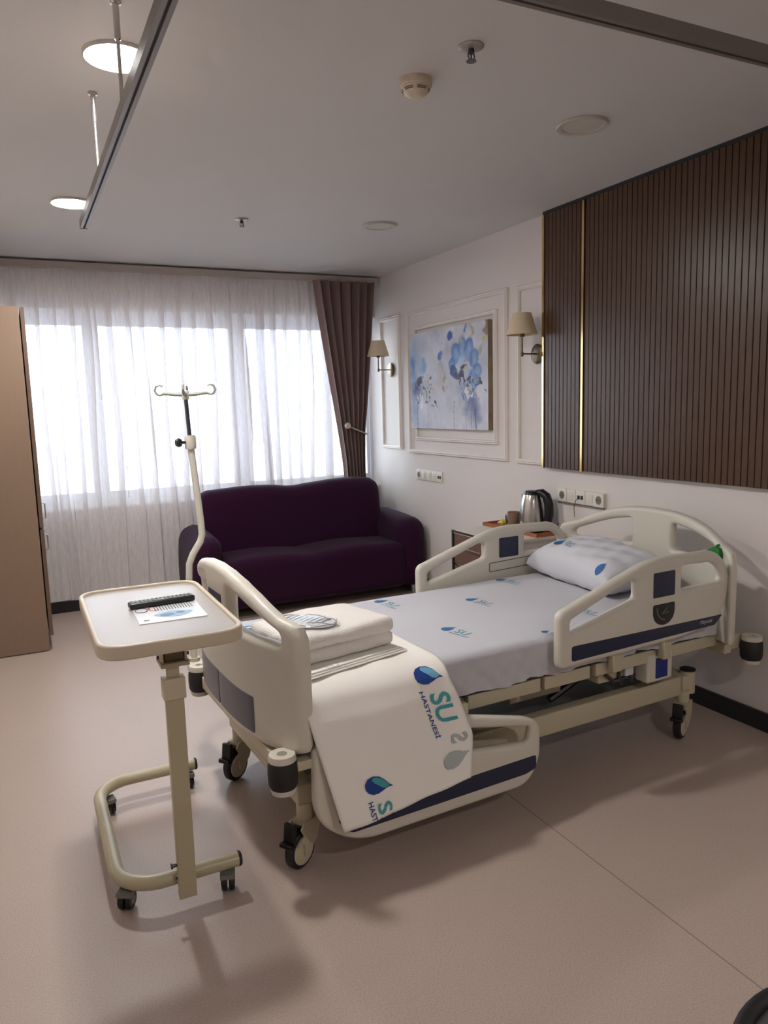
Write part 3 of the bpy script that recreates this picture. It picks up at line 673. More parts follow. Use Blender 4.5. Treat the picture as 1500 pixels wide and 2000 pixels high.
bm = B(); tube(bm, [(-.018+.026*cos(a)*.5, .042+.026+.026*cos(a)-.010, .060+.024*sin(a)) for a in [2*pi*i/20 for i in range(20)]], .004, 8, closed=True); obj('cup_handle', bm, M_DSTEEL, cp)
g = thing('drinking_glass', 'small clear glass standing behind the taupe cup', 'glass', (2.858, 3.838, .7095))
bm = B(); lathe(bm, [(.026, 0), (.032, .13), (.0305, .13), (.025, .006), (.001, .006)], seg=28, cap=False); obj('glass_wall', bm, M_GLASS2, g)
bm = B(); rg = random.Random(3)
vs = [[bm.verts.new((.035*(i-2)/2+rg.uniform(-.004, .004), .028*(j-2)/2+rg.uniform(-.004, .004), .014+.030*math.exp(-((i-2)**2+(j-2)**2)/3)+rg.uniform(-.008, .012))) for i in range(5)] for j in range(5)]
for a, b in zip(vs, vs[1:]):
    for q in range(4): bm.faces.new((a[q], a[q+1], b[q+1], b[q]))
sa = obj('tea_sachet', bm, M_YELLOW, None); sa.location = (2.765, 3.945, .712); md = sa.modifiers.new('s', 'SOLIDIFY'); md.thickness = .004
tag(sa, 'crumpled yellow sachet lying on the tray next to the taupe cup', 'sachet')

# ------------------------------------------------------------------ hospital bed
TH = radians(2.7); BED = Matrix.Translation((.74, 2.56, 0)) @ Matrix.Rotation(TH, 4, 'Z')
bed = thing('hospital_bed', 'beige plastic and steel hospital bed with navy stripes on its side rails', 'bed', matrix=BED)
def bb(u0, u1, v0, v1, z0, z1, name, m, par=None, bevel=0, **k):
    bm = B(); box(bm, u0, u1, v0, v1, z0, z1); return obj(name, bm, m, par or bed, bevel=bevel, smooth=bevel > 0, **k)
# end boards
def endboard(name, base_u, sgn, hw, cen):
    k = hw/.5
    half = [(0, .978), (.12, .972), (.22, .955), (.31, .925), (.385, .888), (.425, .868), (.458, .861), (.486, .848), (.499, .815), (.503, .76), (.503, .62), (.500, .475), (.492, .455), (.47, .447), (.36, .440), (.2, .438), (0, .438)]
    right = [(x*k+cen*0, z) for x, z in half]; left = [(-x*k, z) for x, z in half[1:-1]][::-1]
    outer = right+left
    hole = rounded([(.115, .790, .02), (.435, .790, .022), (.432, .825, .018), (.33, .868, .05), (.22, .902, .05), (.115, .917, .022)], .02)
    hR = [(x*k, z) for x, z in hole]; hL = [(-x*k, z) for x, z in hole][::-1]
    prof = lambda v: base_u + sgn*(.0-.10*(abs(v)/.5)**3 if True else 0)
    fn = lambda x, y, z: (prof(x)+z, x, y)
    p = plate(name, outer, [hR, hL], .050, .020, M_BEIGE, bed, fn, cuts=36)
    # thinner sunk center badge and lower insets on the outer face
    face = sgn*.0262
    for a, b in ((-.300*k, -.006), (.006, .300*k)):
        q = rounded([(a, .468), (b, .468), (b, .590), (a, .590)], .006)
        plate('inset_panel', q, [], .003, .001, M_SLATEBLUE, p, lambda x, y, z: (prof(x)+face+z, x, y), cuts=10, label='dark grey inset panel')
    q = rounded([(-.072, .812), (.072, .812), (.072, .880), (-.072, .880)], .006)
    for ff in ((face, -face) if sgn < 0 else ()): plate('badge', q, [], .003, .001, M_NAVY, p, lambda x, y, z: (prof(x)+ff+z, x, y), cuts=4)
    return p
fb = endboard('footboard', -.140, -1, .5, 0)
hb = endboard('headboard', 2.000, 1, .53, 0)
# bumpers
def bumper(u, v):
    bm = B(); box(bm, u-.03 if u > 1 else u, u if u > 1 else u+.10, v-.022, v+.022, .40, .43); a = obj('bumper_arm', bm, M_BEIGE2, bed, bevel=.004)
    bm = B(); lathe(bm, [(.014, .448), (.016, .462), (.040, .462), (.043, .452), (.043, .442), (.034, .438)], c=(u, v, 0), seg=32); obj('bumper_cap', bm, M_BEIGE, bed)
    bm = B(); lathe(bm, [(.036, .338), (.040, .348), (.040, .356)], c=(u, v, 0), seg=32); obj('bumper_base', bm, M_BEIGE, bed)
    bm = B(); lathe(bm, [(.040, .356), (.0455, .368), (.047, .40), (.0455, .430), (.040, .442)], c=(u, v, 0), seg=32); obj('bumper_roller', bm, M_BLACK, bed)
for u, v in ((-.118, -.470), (-.118, .470), (2.055, -.500), (2.055, .500)): bumper(u, v)
# head uprights carrying the headboard
for v in (-.44, .44):
    bb(1.955, 2.045, v-.02, v+.02, .40, .46, 'board_bracket', M_BEIGE2, bevel=.004)
# side rails
def rail_head(s):
    outer = rounded([(.945, .522, .03), (.945, .735, .03), (1.385, .874, .06), (1.50, .882, .05), (1.80, .872, .09), (1.888, .775, .06), (1.868, .64, .05), (1.80, .560, .04), (1.60, .532, .05)], .03, 7)
    h1 = rounded([(1.003, .652, .012), (1.335, .733, .02), (1.335, .806, .02), (1.30, .808, .02), (1.003, .700, .012)], .014)
    h2 = rounded([(1.590, .734, .012), (1.830, .736, .03), (1.826, .785, .03), (1.775, .824, .03), (1.590, .832, .018)], .014)
    fn = lambda x, y, z: (x, s*(.490)+z, y)
    p = plate('side_rail', outer, [h1, h2], .040, .0165, M_BEIGE, bed, fn)
    for f in (-1, 1):
        off = s*.490+f*.0203; g = lambda x, y, z, off=off: (x, off+z, y)
        plate('position_display', rounded([(1.424, .722), (1.546, .722), (1.546, .823), (1.424, .823)], .008), [], .0016, .0005, M_NAVY, p, g, label='navy square display')
        if f == s:
            sh = [(1.425, .694), (1.547, .694), (1.547, .655), (1.538, .630), (1.515, .612), (1.486, .606), (1.457, .612), (1.434, .630), (1.425, .655)]
            plate('angle_gauge', rounded(sh, .008, 2), [], .003, .001, M_DARKPL, p, g, label='black shield-shaped angle gauge')
            bm = B(); tube(bm, [(1.444+.045*(1-cos(a)), off+f*.0022, .680-.05*sin(a)) for a in [i*pi/2/8 for i in range(9)]], .0025, 6); tube(bm, [(1.475, off+f*.0022, .655), (1.500, off+f*.0022, .676)], .0018, 6); tube(bm, [(1.48, off+f*.0022, .655), (1.51, off+f*.0022, .658)], .0018, 6)
            obj('gauge_marking', bm, M_GREYPL, p)
            stripe = rounded([(1.005, .546, .012), (1.792, .556, .01), (1.838, .594, .01), (1.005, .604, .012)], .012)
            plate('stripe', stripe, [], .0016, .0005, M_NAVY, p, g, label='navy blue stripe')
            bm = B(); add_text(bm, 'Meyosis', 1.70, .566, .075, .022, lambda x, y: (x, off+f*.0012, y), shear=.35); obj('maker_script', bm, M_WHITEPR, p, smooth=False)
        else:
            q = rounded([(1.36, .655), (1.76, .667), (1.76, .716), (1.36, .704)], .01); h = rounded([(1.366, .660), (1.754, .672), (1.754, .711), (1.366, .699)], .008)
            plate('control_outline', q, [h], .002, .0006, M_GREYPL, p, g)
    for uu in (1.28, 1.56):
        bm = B(); box(bm, uu-.022, uu+.022, min(s*.44, s*.472), max(s*.44, s*.472), .44, .60); obj('rail_arm', bm, M_BEIGE2, p, bevel=.004)
    return p
rail_head(-1); rail_head(1)
def rail_foot(s):
    outer = rounded([(-.030, .47, .03), (-.034, .22, .14), (.11, .112, .13), (.80, .118, .09), (.862, .20, .05), (.862, .345, .05), (.80, .378, .03), (.30, .50, .05)], .05, 9)
    h1 = rounded([(.36, .335, .012), (.805, .282, .012), (.818, .338, .014), (.78, .346, .02), (.36, .432, .014)], .012)
    fn = lambda x, y, z: (x, s*.490+z, y)
    p = plate('side_rail', outer, [h1], .040, .0165, M_BEIGE, bed, fn, label='lowered foot end side rail')
    off = s*.490+s*.0203
    plate('stripe', rounded([(.085, .158, .02), (.79, .166, .012), (.838, .178, .012), (.838, .228, .012), (.04, .214, .01)], .012), [], .0016, .0005, M_NAVY, p, lambda x, y, z: (x, off+z, y), label='navy blue stripe')
    bm = B(); add_text(bm, 'Meyosis', .095, .166, .085, .026, lambda x, y: (x, off+s*.0012, y), shear=.35); obj('maker_script', bm, M_WHITEPR, p, smooth=False)
    for uu in (.25, .55):
        bm = B(); box(bm, uu-.02, uu+.02, min(s*.44, s*.472), max(s*.44, s*.472), .36, .47); obj('rail_arm', bm, M_BEIGE2, p, bevel=.004)
rail_foot(-1); rail_foot(1)
# mattress platform
for a, b in ((-.05, .575), (.605, .935), (.955, 1.185), (1.215, 1.93)):
    bb(a, b, -.39, .39, .452, .468, 'deck_panel', M_GREYPL)
    for v in (-.405, .405): bb(a, b, v-.016, v+.016, .418, .470, 'deck_side_bar', M_BEIGE2, bevel=.004)
bb(-.128, -.088, -.40, .40, .385, .436, 'foot_crossbar', M_BEIGE2, bevel=.006)
for v in (-.27, .27): bb(-.10, 1.97, v-.02, v+.02, .375, .417, 'carrier_beam', M_BEIGE2, bevel=.004)
bb(1.93, 1.975, -.46, .46, .385, .43, 'head_crossbar', M_BEIGE2, bevel=.006)
# base chassis
for v in (-.33, .33): bb(.02, 1.80, v-.025, v+.025, .195, .282, 'base_beam', M_BEIGE2, bevel=.006)
for u in (-.005, 1.815): bb(u-.03, u+.03, -.37, .37, .215, .285, 'base_crossbar', M_BEIGE2, bevel=.006)
bm = B(); box(bm, .05, 1.76, -.30, .30, .200, .214); obj('base_cover', bm, M_GREYPL, bed, smooth=False)
# lifting linkage and actuators
for v in (-.22, .22):
    for (a, za, b, zb) in ((.30, .27, .66, .40), (1.15, .27, 1.50, .40)):
        bm = B(); tube(bm, [(a, v, za), (b, v, zb)], .016, 8); obj('lift_link', bm, M_DSTEEL, bed)
for v, (a, b) in ((-.10, (.45, 1.0)), (.10, (1.1, 1.65))):
    bm = B(); tube(bm, [(a, v, .31), ((a+b)/2, v, .345), ], .028, 14); tube(bm, [((a+b)/2, v, .345), (b, v, .385)], .013, 12); obj('actuator', bm, M_GREYPL, bed)
bb(.93, 1.20, -.24, -.12, .30, .36, 'motor_housing', M_BEIGE2, bevel=.01)
# near side mechanism box under the head rail
bb(1.50, 1.648, -.425, -.35, .328, .452, 'release_housing', M_BEIGE, bevel=.012)
bb(1.545, 1.612, -.430, -.424, .345, .430, 'release_plate', mat('royal_blue', srgb(24, 40, 120), .4), bevel=.0025)
bb(1.27, 1.47, -.38, -.30, .360, .455, 'gear_bracket', M_BEIGE2, bevel=.01)
bm = B()
for uu in (1.37, 1.43): tube(bm, [(uu, -.39, .44), (uu+.005, -.39, .36), (uu+.03, -.38, .34)], .008, 8)
tube(bm, [(1.30, -.385, .40), (1.34, -.39, .365), (1.46, -.38, .36)], .009, 8); obj('lever', bm, M_DSTEEL, bed)
bm = B(); box(bm, 1.40, 1.445, -.400, -.385, .375, .47); obj('lift_strap', bm, M_WHITEPR, bed, bevel=.003)
# castors
def castor(u, v, yaw_d):
    R_ = Matrix.Translation((u, v, 0)) @ Matrix.Rotation(radians(yaw_d), 4, 'Z')
    P = lambda bm: bmesh.ops.transform(bm, matrix=R_, verts=bm.verts)
    bm = B(); lathe(bm, [(.034, -.017), (.056, -.017), (.0625, -.011), (.0635, 0), (.0625, .011), (.056, .017), (.034, .017)], c=(-.03, 0, .0635), axis=(0, 1, 0), seg=40); P(bm); w_ = obj('castor_wheel', bm, M_BLACK, bed)
    for s in (-1, 1):
        bm = B(); lathe(bm, [(.001, .0235), (.034, .0225), (.047, .0195), (.0485, .0165)], c=(-.03, 0, .0635), axis=(0, s, 0), seg=36); P(bm); obj('hub_cover', bm, M_BEIGE2, w_)
    bm = B()
    for s in (-1, 1):
        sh = [(-.036, .052), (-.012, .050), (.026, .085), (.042, .125), (.042, .160), (-.036, .160), (-.052, .145), (-.038, .118), (-.066, .104), (-.070, .094), (-.040, .092)]
        a = [bm.verts.new((x, s*.0245, z)) for x, z in sh]; b = [bm.verts.new((x, s*.030, z)) for x, z in sh]
        bm.faces.new(a); bm.faces.new(b[::-1])
        for i in range(len(sh)): bm.faces.new((a[i], a[(i+1) % len(sh)], b[(i+1) % len(sh)], b[i]))
    box(bm, -.036, .042, -.0245, .0245, .150, .160); P(bm); fk = obj('castor_fork', bm, M_BEIGE2, bed, smooth=False)
    bm = B(); lathe(bm, [(.026, .155), (.026, .215), (.03, .22)], seg=20); P(bm); obj('castor_stem', bm, M_BEIGE2, bed)
    bm = B(); box(bm, -.084, -.068, -.022, .022, .100, .168); box(bm, -.098, -.078, -.026, .026, .092, .108); box(bm, -.070, -.03, -.012, .012, .128, .140)
    bmesh.ops.rotate(bm, verts=bm.verts, cent=(-.06, 0, .13), matrix=Matrix.Rotation(radians(8), 3, 'Y')); P(bm); obj('brake_pedal', bm, M_DARKPL, fk, bevel=.004)
castor(-.005, -.345, 28); castor(-.005, .345, 32); castor(1.815, -.345, 24); castor(1.815, .345, 20)
for v in (-.345, .345):
    bm = B(); lathe(bm, [(.032, .20), (.032, .30)], c=(1.84, v, 0), seg=22); obj('corner_post', bm, M_BEIGE2, bed)
    bm = B(); lathe(bm, [(.034, .30), (.034, .306), (.02, .309)], c=(1.84, v, 0), seg=22); obj('post_cap', bm, M_BLACK, bed)
# green accessory on headboard
gz = thing('green_clip', 'small green plastic clip hooked on the near end of the headboard', 'clip', matrix=BED @ Matrix.Translation((1.895, -.415, .815)))
bm = B(); q = [(.050, .002), (.022, .034), (-.006, .048), (-.034, .040), (-.038, .004), (-.030, -.030), (-.004, -.010)]
a = [bm.verts.new((-.012, y_, z_)) for y_, z_ in q]; b_ = [bm.verts.new((.012, y_*1.05, z_)) for y_, z_ in q]
bm.faces.new(a); bm.faces.new(b_[::-1])
for i in range(len(q)): bm.faces.new((a[i], a[(i+1) % len(q)], b_[(i+1) % len(q)], b_[i]))
obj('clip_body', bm, M_GREEN, gz, bevel=.004)
bm = B(); tube(bm, [(0, -.01, .04), (.012, -.01, .052), (.030, -.01, .050)], .006, 8); obj('clip_hook', bm, M_GREEN, gz)

# ------------------------------------------------------------------ mattress with fitted sheet
MT = .632
mat_t = thing('mattress', 'mattress in a white fitted sheet printed with small blue drop logos', 'mattress', matrix=BED @ Matrix.Translation((0, 0, .47)))
bm = B(); box(bm, -.055, 1.945, -.425, .425, .0, .09); obj('mattress_core', bm, mat('mattress_navy', srgb(52, 50, 62), .6), mat_t, bevel=.02)
def sheet_top(u, v):   # height of sheet relative to world
    return MT + .0015*sin(u*9+v*5)+.0012*sin(v*17-u*7)
rows = []; NU = 120
prof = []
# around section from near hem over the top to far hem: param list (v, z, normal type)
hem = .482
for i in range(9): prof.append((-.436, hem+(.60-hem)*i/8, 'n'))
for i in range(1, 6): a = pi-(pi/2)*i/6; prof.append((-.408+.03*cos(a)*1.0, .600+.03*sin(a), 'n'))
for i in range(41): prof.append((-.405+.81*i/40, None, 't'))
for i in range(1, 6): a = pi/2-(pi/2)*i/6; prof.append((.408+.03*cos(a), .600+.03*sin(a), 'f'))
for i in range(9): prof.append((.436, .60-(.60-hem)*i/8, 'f'))
for i in range(NU+1):
    u = -.065+2.02*i/NU; row = []; e = min(1, min(i, NU-i)/2)
    for v, z, k_ in prof:
        if k_ == 't': zz = sheet_top(u, v); vv = v
        else:
            dr = (.632-z)/.15; ph = u*34+z*38
            wr = (.0065*sin(ph)*(.5+.5*sin(u*5))+.0045*sin(ph*2.3+1)+.003*sin(u*90-z*50))*min(1, dr*1.3)
            vv = v+(-wr if k_ == 'n' else wr); zz = z+.006*sin(u*23)*max(0, (.53-z)/.05 if z < .53 else 0)
        row.append((u, vv, zz-(1-e)*.02-.47))
    rows.append(row)
sh = cloth_grid(rows, 'fitted_sheet', M_SHEET, mat_t)
bm = B(); box(bm, 1.94, 1.958, -.43, .43, .03, .155); obj('sheet_end', bm, M_SHEET, sh, bevel=.004)
bm = B(); box(bm, -.068, -.05, -.43, .43, .07, .155); obj('sheet_end', bm, M_SHEET, sh, bevel=.004)
COLS_S = (M_PBLUE, M_PLIGHT, M_PTEAL, M_PBLUE)
def sheet_logo(u, v, L=.185, rot=.17):
    # reading along -v (slightly +u), letters up towards the head (+u)
    dr = Vector((sin(rot), -cos(rot))); du_ = Vector((cos(rot), sin(rot)))
    def fn(x, y, lift=0):
        p = Vector((u, v))+dr*x+du_*y; return (p.x, p.y, sheet_top(p.x, p.y)+.0012+lift-.47)
    logo(sh, fn, L, cols=COLS_S)
sheet_logo(.995, .178); sheet_logo(.668, -.125); sheet_logo(1.33, .40, .185, .17); sheet_logo(.64, .375, .185, .17)
sheet_logo(1.265, -.175); sheet_logo(.965, -.375, .10); sheet_logo(.35, .36); sheet_logo(.02, .33); sheet_logo(.30, .08)

# ------------------------------------------------------------------ pillow
def pillow():
    cu, cv, zb = 1.725, .100, MT+.004; lu, lv, h = .190, .325, .175
    rz = radians(-7)
    t = thing('pillow', 'plump white pillow printed with a blue drop logo at the bed head', 'pillow', matrix=BED @ Matrix.Translation((cu, cv, zb)) @ Matrix.Rotation(rz, 4, 'Z') @ Matrix.Rotation(radians(-6), 4, 'Y'))
    def S(a, b, top):
        f = (max(0, 1-abs(a)**3.4))**.45*(max(0, 1-abs(b)**5.0))**.42
        pin = 1-.06*(1-abs(b)**2)*abs(a)**4; pin2 = 1-.07*(1-abs(a)**2)*abs(b)**4
        z = h*.62*f if top else -h*.36*f
        z += (.004*sin(a*11+b*7)+.003*sin(b*19-a*5))*f
        if top: z += .012*math.exp(-((b-.2)/.5)**2)*f
        return Vector((a*lu*pin, b*lv*pin2, h*.38+z))
    bm = B(); n = 44
    for top in (True, False):
        g = [[bm.verts.new(S(-1+2*i/n, -1+2*j/n, top)) for j in range(n+1)] for i in range(n+1)]
        for i in range(n):
            for j in range(n):
                q = (g[i][j], g[i+1][j], g[i+1][j+1], g[i][j+1]); bm.faces.new(q if top else q[::-1])
    bmesh.ops.remove_doubles(bm, verts=bm.verts, dist=1e-5)
    p = obj('pillowcase', bm, M_PILLOW, t)
    def lg(a0, b0, L, top=True):
        def fn(x, y, lift=0):
            a = (a0*lu+y)/lu; b = (b0*lv-x)/lv; s = S(max(-.999, min(.999, a)), max(-.999, min(.999, b)), True)
            return (s.x, s.y, s.z+.005+lift)
        logo(p, fn, L, cols=COLS_S)
    lg(-.60, .60, .18)
    def fd(x, y, lift=0):
        q = S(max(-.999, -.95+y/lu), max(-.999, -.66-x/lv), True); return (q.x, q.y, q.z+.004)
    bm = B(); add_poly(bm, [(x*.06, y*.06) for x, y in drop_outline()], fd); obj('printed_logo', bm, M_PBLUE, p, smooth=False)
pillow()

# ------------------------------------------------------------------ folded blanket over near side
def blanket():
    t = thing('folded_blanket', 'white folded coverlet with large blue drop logos hanging over the bed side', 'blanket', matrix=BED @ Matrix.Translation((.25, -.2, MT)))
    # path: (v,z) with arclength
    pv = [(.27, MT+.016), (-.385, MT+.016)]
    for i in range(1, 9): a = pi/2+(pi/2)*i/9; pv.append((-.39+.105*cos(a)*1.0, MT+.016-.07+.07*sin(a)))
    pv += [(-.514, .54), (-.530, .44), (-.545, .34), (-.560, .20)]
    Ls = [0]
    for a, b in zip(pv, pv[1:]): Ls.append(Ls[-1]+math.dist(a, b))
    tot = Ls[-1]; Lbend = Ls[9]
    def P(s):
        s = max(0, min(tot-1e-6, s))
        for i in range(len(Ls)-1):
            if s <= Ls[i+1]:
                k_ = (s-Ls[i])/(Ls[i+1]-Ls[i]); return (pv[i][0]+(pv[i+1][0]-pv[i][0])*k_, pv[i][1]+(pv[i+1][1]-pv[i][1])*k_)
    def S(ua, s, lift=0):
        """ua 0..1 across, s arclength"""
        v, z = P(s); h = max(0, (s-Lbend)/(tot-Lbend))
        ul = -.045+.085*h**1.1; ur = .472+.006*min(1, s/Lbend)+(.060*min(1, h*1.9))-.022*max(0, h-.5)*2
        u = ul+(ur-ul)*ua
        n0, n1 = P(s-.01), P(s+.01); dv, dz = n1[0]-n0[0], n1[1]-n0[1]; l = math.hypot(dv, dz) or 1
        nv, nz = dz/l, -dv/l
        w_ = .0035*sin(ua*9+s*5)*min(1, h*4)+.002*sin(ua*21-s*7)+.008*sin(ua*3.1+.6)*h
        w_ += -.006*math.exp(-((s-(Lbend+.16-.08*ua))/.012)**2)*0
        zoff = .05*ua*h**3*1.0
        return Vector((u, v+nv*(w_+lift), z+nz*(w_+lift)+zoff))
    bm = B(); NA, NS = 40, 90
    g = [[bm.verts.new(S(i/NA, tot*j/NS)) for i in range(NA+1)] for j in range(NS+1)]
    for j in range(NS):
        for i in range(NA): bm.faces.new((g[j][i], g[j][i+1], g[j+1][i+1], g[j+1][i]))
    for v_ in bm.verts: v_.co -= Vector((.25, -.2, MT))
    o = obj('coverlet', bm, M_BLANKET, t)
    sd = o.modifiers.new('thick', 'SOLIDIFY'); sd.thickness = .012; sd.offset = -1
    # solidify direction must go inwards
    n = sum((p.normal.z for p in o.data.polygons if p.center.z > .01), 0)
    if n < 0: o.data.flip_normals()
    def lg(ua0, s0, L, **k_):
        def fn(x, y, lift=0):
            # x runs down (arclength), y towards head
            p = S(ua0+y/.52, s0+x, .0035+lift)-Vector((.25, -.2, MT)); return p
        logo(o, fn, L, **k_)
    big = (M_PDEEP, M_PTEAL, M_PTEAL, M_PDEEP)
    lg(.735, Lbend-.060, .285, cols=(M_PDEEP, M_PLIGHT, M_PTEAL, M_PDEEP), big=True)
    # faint show-through print below (mirrored)
    fn2 = lambda x, y, lift=0: S(.775+y/.52, Lbend+.325-x, .0035+lift)-Vector((.25, -.2, MT))
    bm = B(); add_poly(bm, [(x*.095, y*.105) for x, y in drop_outline()], fn2); obj('show_through_print', bm, M_PGHOST, o, smooth=False)
    bm = B(); add_text(bm, 'S', .098, .035, .036, .062, fn2, bold=.02); obj('show_through_print', bm, M_PGHOST, o, smooth=False)
    # lowest logo, cut off by the hem
    L = .27; s0 = tot-.150
    def fn3(x, y, lift=0): return S(.185+y/.52, min(s0+x, tot-.002), .0035+lift)-Vector((.25, -.2, MT))
    ds = .36*L
    bm = B(); add_poly(bm, [(x*.85*ds, y*ds+.03*L) for x, y in drop_outline()], fn3); obj('printed_logo', bm, M_PDEEP, o, smooth=False)
    bm = B(); Pq = [(.54, .88), (.26, .70), (.11, .52), (.07, .34), (.16, .28), (.30, .36), (.44, .50), (.56, .60), (.60, .74)]
    add_poly(bm, [(x*.85*ds, y*ds+.03*L) for x, y in Pq], lambda x, y: fn3(x, y, .0008)); obj('printed_logo_highlight', bm, M_PTEAL, o, smooth=False)
    bm = B(); add_text(bm, 'S', .36*L, .13*L, .15*L, .20*L, fn3, bold=.015)
    # bar of the U running into the hem
    add_poly(bm, [(.54*L, .295*L), (.56*L-.001, .295*L), (.56*L-.001, .33*L), (.54*L, .33*L)], fn3)
    add_poly(bm, [(.54*L, .13*L), (.56*L-.001, .13*L), (.56*L-.001, .165*L), (.54*L, .165*L)], fn3); obj('printed_logo_letters', bm, M_PTEAL, o, smooth=False)
    bm = B(); add_text(bm, 'HAST', .30*L, .015*L, .25*L, .075*L, fn3, bold=.01); obj('printed_logo_letters', bm, M_PDEEP, o, smooth=False)
    # small print on top near the footboard
    def fn4(x, y, lift=0): return S(.10+y/.52, .03+x, .003+lift)-Vector((.25, -.2, MT))
    logo(o, fn4, .22, cols=COLS_S)
    return S
BL = blanket()
# folded sheet under the towel
fs = thing('folded_sheet', 'thin folded white sheet under the towel on the bed', 'sheet', matrix=BED @ Matrix.Translation((.145, -.240, MT+.021)) @ Matrix.Rotation(radians(12), 4, 'Z'))
for i in range(3):
    bm = B(); box(bm, -.19+.004*i, .235-.012*i, -.150+.006*i, .15, i*.006, i*.006+.0048)
    ob = obj('sheet_layer', bm, M_BLANKET, fs, bevel=.002)
bm = B(); add_text(bm, 'SU', -.10, -.142, .05, .02, lambda x, y: (x, y, .0172)); obj('faded_print', bm, M_PGHOST, fs, smooth=False)
# towel
tw_m = BED @ Matrix.Translation((.150, -.185, MT+.041)) @ Matrix.Rotation(radians(8), 4, 'Z')
tw = thing('folded_towel', 'thick folded white terry towel on the coverlet at the bed foot', 'towel', matrix=tw_m)
rg = np.random.default_rng(4)
def towel_layer(z0, z1, x0, x1, y0, y1, nm):
    bm = B(); box(bm, x0, x1, y0, y1, z0, z1)
    bmesh.ops.bevel(bm, geom=list(bm.edges), offset=min(.022, (z1-z0)*.46), segments=4, profile=.5, affect='EDGES', clamp_overlap=True)
    for ax, a, b in ((0, x0, x1), (1, y0, y1)):
        no = [0, 0, 0]; no[ax] = 1; n = max(2, int((b-a)/.02))
        for i in range(1, n):
            co = [0, 0, 0]; co[ax] = a+(b-a)*i/n
            bmesh.ops.bisect_plane(bm, geom=list(bm.verts)+list(bm.edges)+list(bm.faces), plane_co=co, plane_no=no)
    for v in bm.verts:
        q = v.co; v.co.z += .004*sin(q.x*17+q.y*9)*(1 if q.z > (z0+z1)/2 else .0)-.010*(max(0, abs(q.x)-.15)/.07)**2*(q.z-z0)/(z1-z0)*.6
        v.co.x += .002*sin(q.y*60+q.z*90); v.co.y += .003*sin(q.x*50+q.z*70)
    return obj(nm, bm, M_TOWEL, tw)
towel_layer(0, .052, -.200, .205, -.155, .15, 'towel_fold'); towel_layer(.048, .100, -.203, .208, -.160, .150, 'towel_fold')
# clear bag with white pleated item
bg_t = thing('slipper_pack', 'clear plastic pack holding a white pleated oval item on the towel', 'pack', matrix=BED @ Matrix.Translation((.085, -.215, MT+.144)) @ Matrix.Rotation(radians(-52), 4, 'Z'))
def oval(bm, a, b, h, z0, n=32, rip=0):
    rings = []
    for r_, z_ in ((1, 0), (.97, .35), (.8, .75), (.5, .95), (.02, 1)):
        rings.append([bm.verts.new((a*r_*cos(2*pi*k/n), b*r_*sin(2*pi*k/n), z0+h*z_+rip*sin(a*r_*cos(2*pi*k/n)*220)*(r_ < .99))) for k in range(n)])
    for p_, q_ in zip(rings, rings[1:]):
        for k in range(n): bm.faces.new((p_[k], p_[(k+1) % n], q_[(k+1) % n], q_[k]))
    bm.faces.new(rings[0][::-1]); bm.faces.new(rings[-1])
bm = B(); oval(bm, .105, .060, .014, 0); obj('pleated_item', bm, M_SILVERPACK, bg_t)
for i in range(8):
    a = -.070+.020*i; h_ = .055*math.sqrt(max(0, 1-(a/.103)**2)); bm = B()
    tube(bm, [(a-.006, -h_*.85, .009), (a, -h_*.3, .0145), (a+.004, h_*.3, .0145), (a+.006, h_*.85, .009)], .0022, 6); obj('pleat', bm, mat('pleat_grey', srgb(188, 192, 198), .5), bg_t)
bm = B(); tube(bm, [(.108*cos(a), .063*sin(a), .004+.006*abs(sin(3*a))) for a in [2*pi*i/36 for i in range(36)]], .0016, 6, closed=True)
tube(bm, [(.03, -.05, .016), (.07, -.04, .018), (.12, -.01, .006), (.10, .03, .014)], .0014, 6); obj('bag_edge', bm, mat('bag_edge_grey', srgb(150, 152, 156), .3), bg_t)
bm = B(); oval(bm, .125, .078, .019, -.001, rip=.0012); obj('clear_bag', bm, M_BAG, bg_t)

# ------------------------------------------------------------------ IV pole
iv = thing('iv_pole', 'cream drip stand with four hooks fixed at the far foot corner of the bed', 'iv pole', matrix=BED @ Matrix.Translation((-.105, .585, 0)))
def q_(u, v, z): return (u+.105, v-.585, z)
bm = B(); tube(bm, [q_(-.108, .585, .33), q_(-.108, .585, .80), q_(-.103, .585, .865), q_(-.085, .585, .905), q_(-.052, .582, .955), q_(-.043, .580, .985), q_(-.045, .58, 1.04), q_(-.068, .58, 1.36)], .0140, 14); obj('lower_tube', bm, M_BEIGE, iv)
bm = B(); tube(bm, [q_(-.068, .58, 1.36), q_(-.076, .58, 1.565)], .0085, 12); obj('upper_rod', bm, M_DSTEEL, iv)
bm = B(); lathe(bm, [(.021, -.028), (.023, -.02), (.023, .02), (.019, .028)], c=q_(-.068, .58, 1.372), seg=18); obj('collar', bm, M_BEIGE, iv)
bm = B(); lathe(bm, [(.006, 0), (.006, .018), (.017, .022), (.019, .032), (.014, .042)], c=q_(-.088, .575, 1.372), axis=(-1, -.15, 0), seg=8); obj('knob', bm, M_DARKPL, iv)
bm = B(); lathe(bm, [(.013, 1.545), (.015, 1.555), (.015, 1.578), (.010, 1.583)], c=q_(-.076, .58, 0), seg=16); obj('hook_hub', bm, M_BEIGE, iv)
for a in (0, 90, 180, 270):
    aa = radians(a-18); dx, dy = cos(aa), sin(aa); bm = B(); P0 = Vector(q_(-.076, .58, 1.565))
    pts = [P0+Vector((dx*r_, dy*r_, z_)) for r_, z_ in ((.01, 0), (.05, .002), (.085, .006), (.100, .0), (.112, .004), (.120, .018), (.114, .034), (.100, .040), (.088, .034))]
    tube(bm, pts, [.008, .007, .006, .005, .005, .005, .0045, .004, .004], 8); obj('hook', bm, mat('hook_grey', srgb(150, 148, 138), .35), iv)
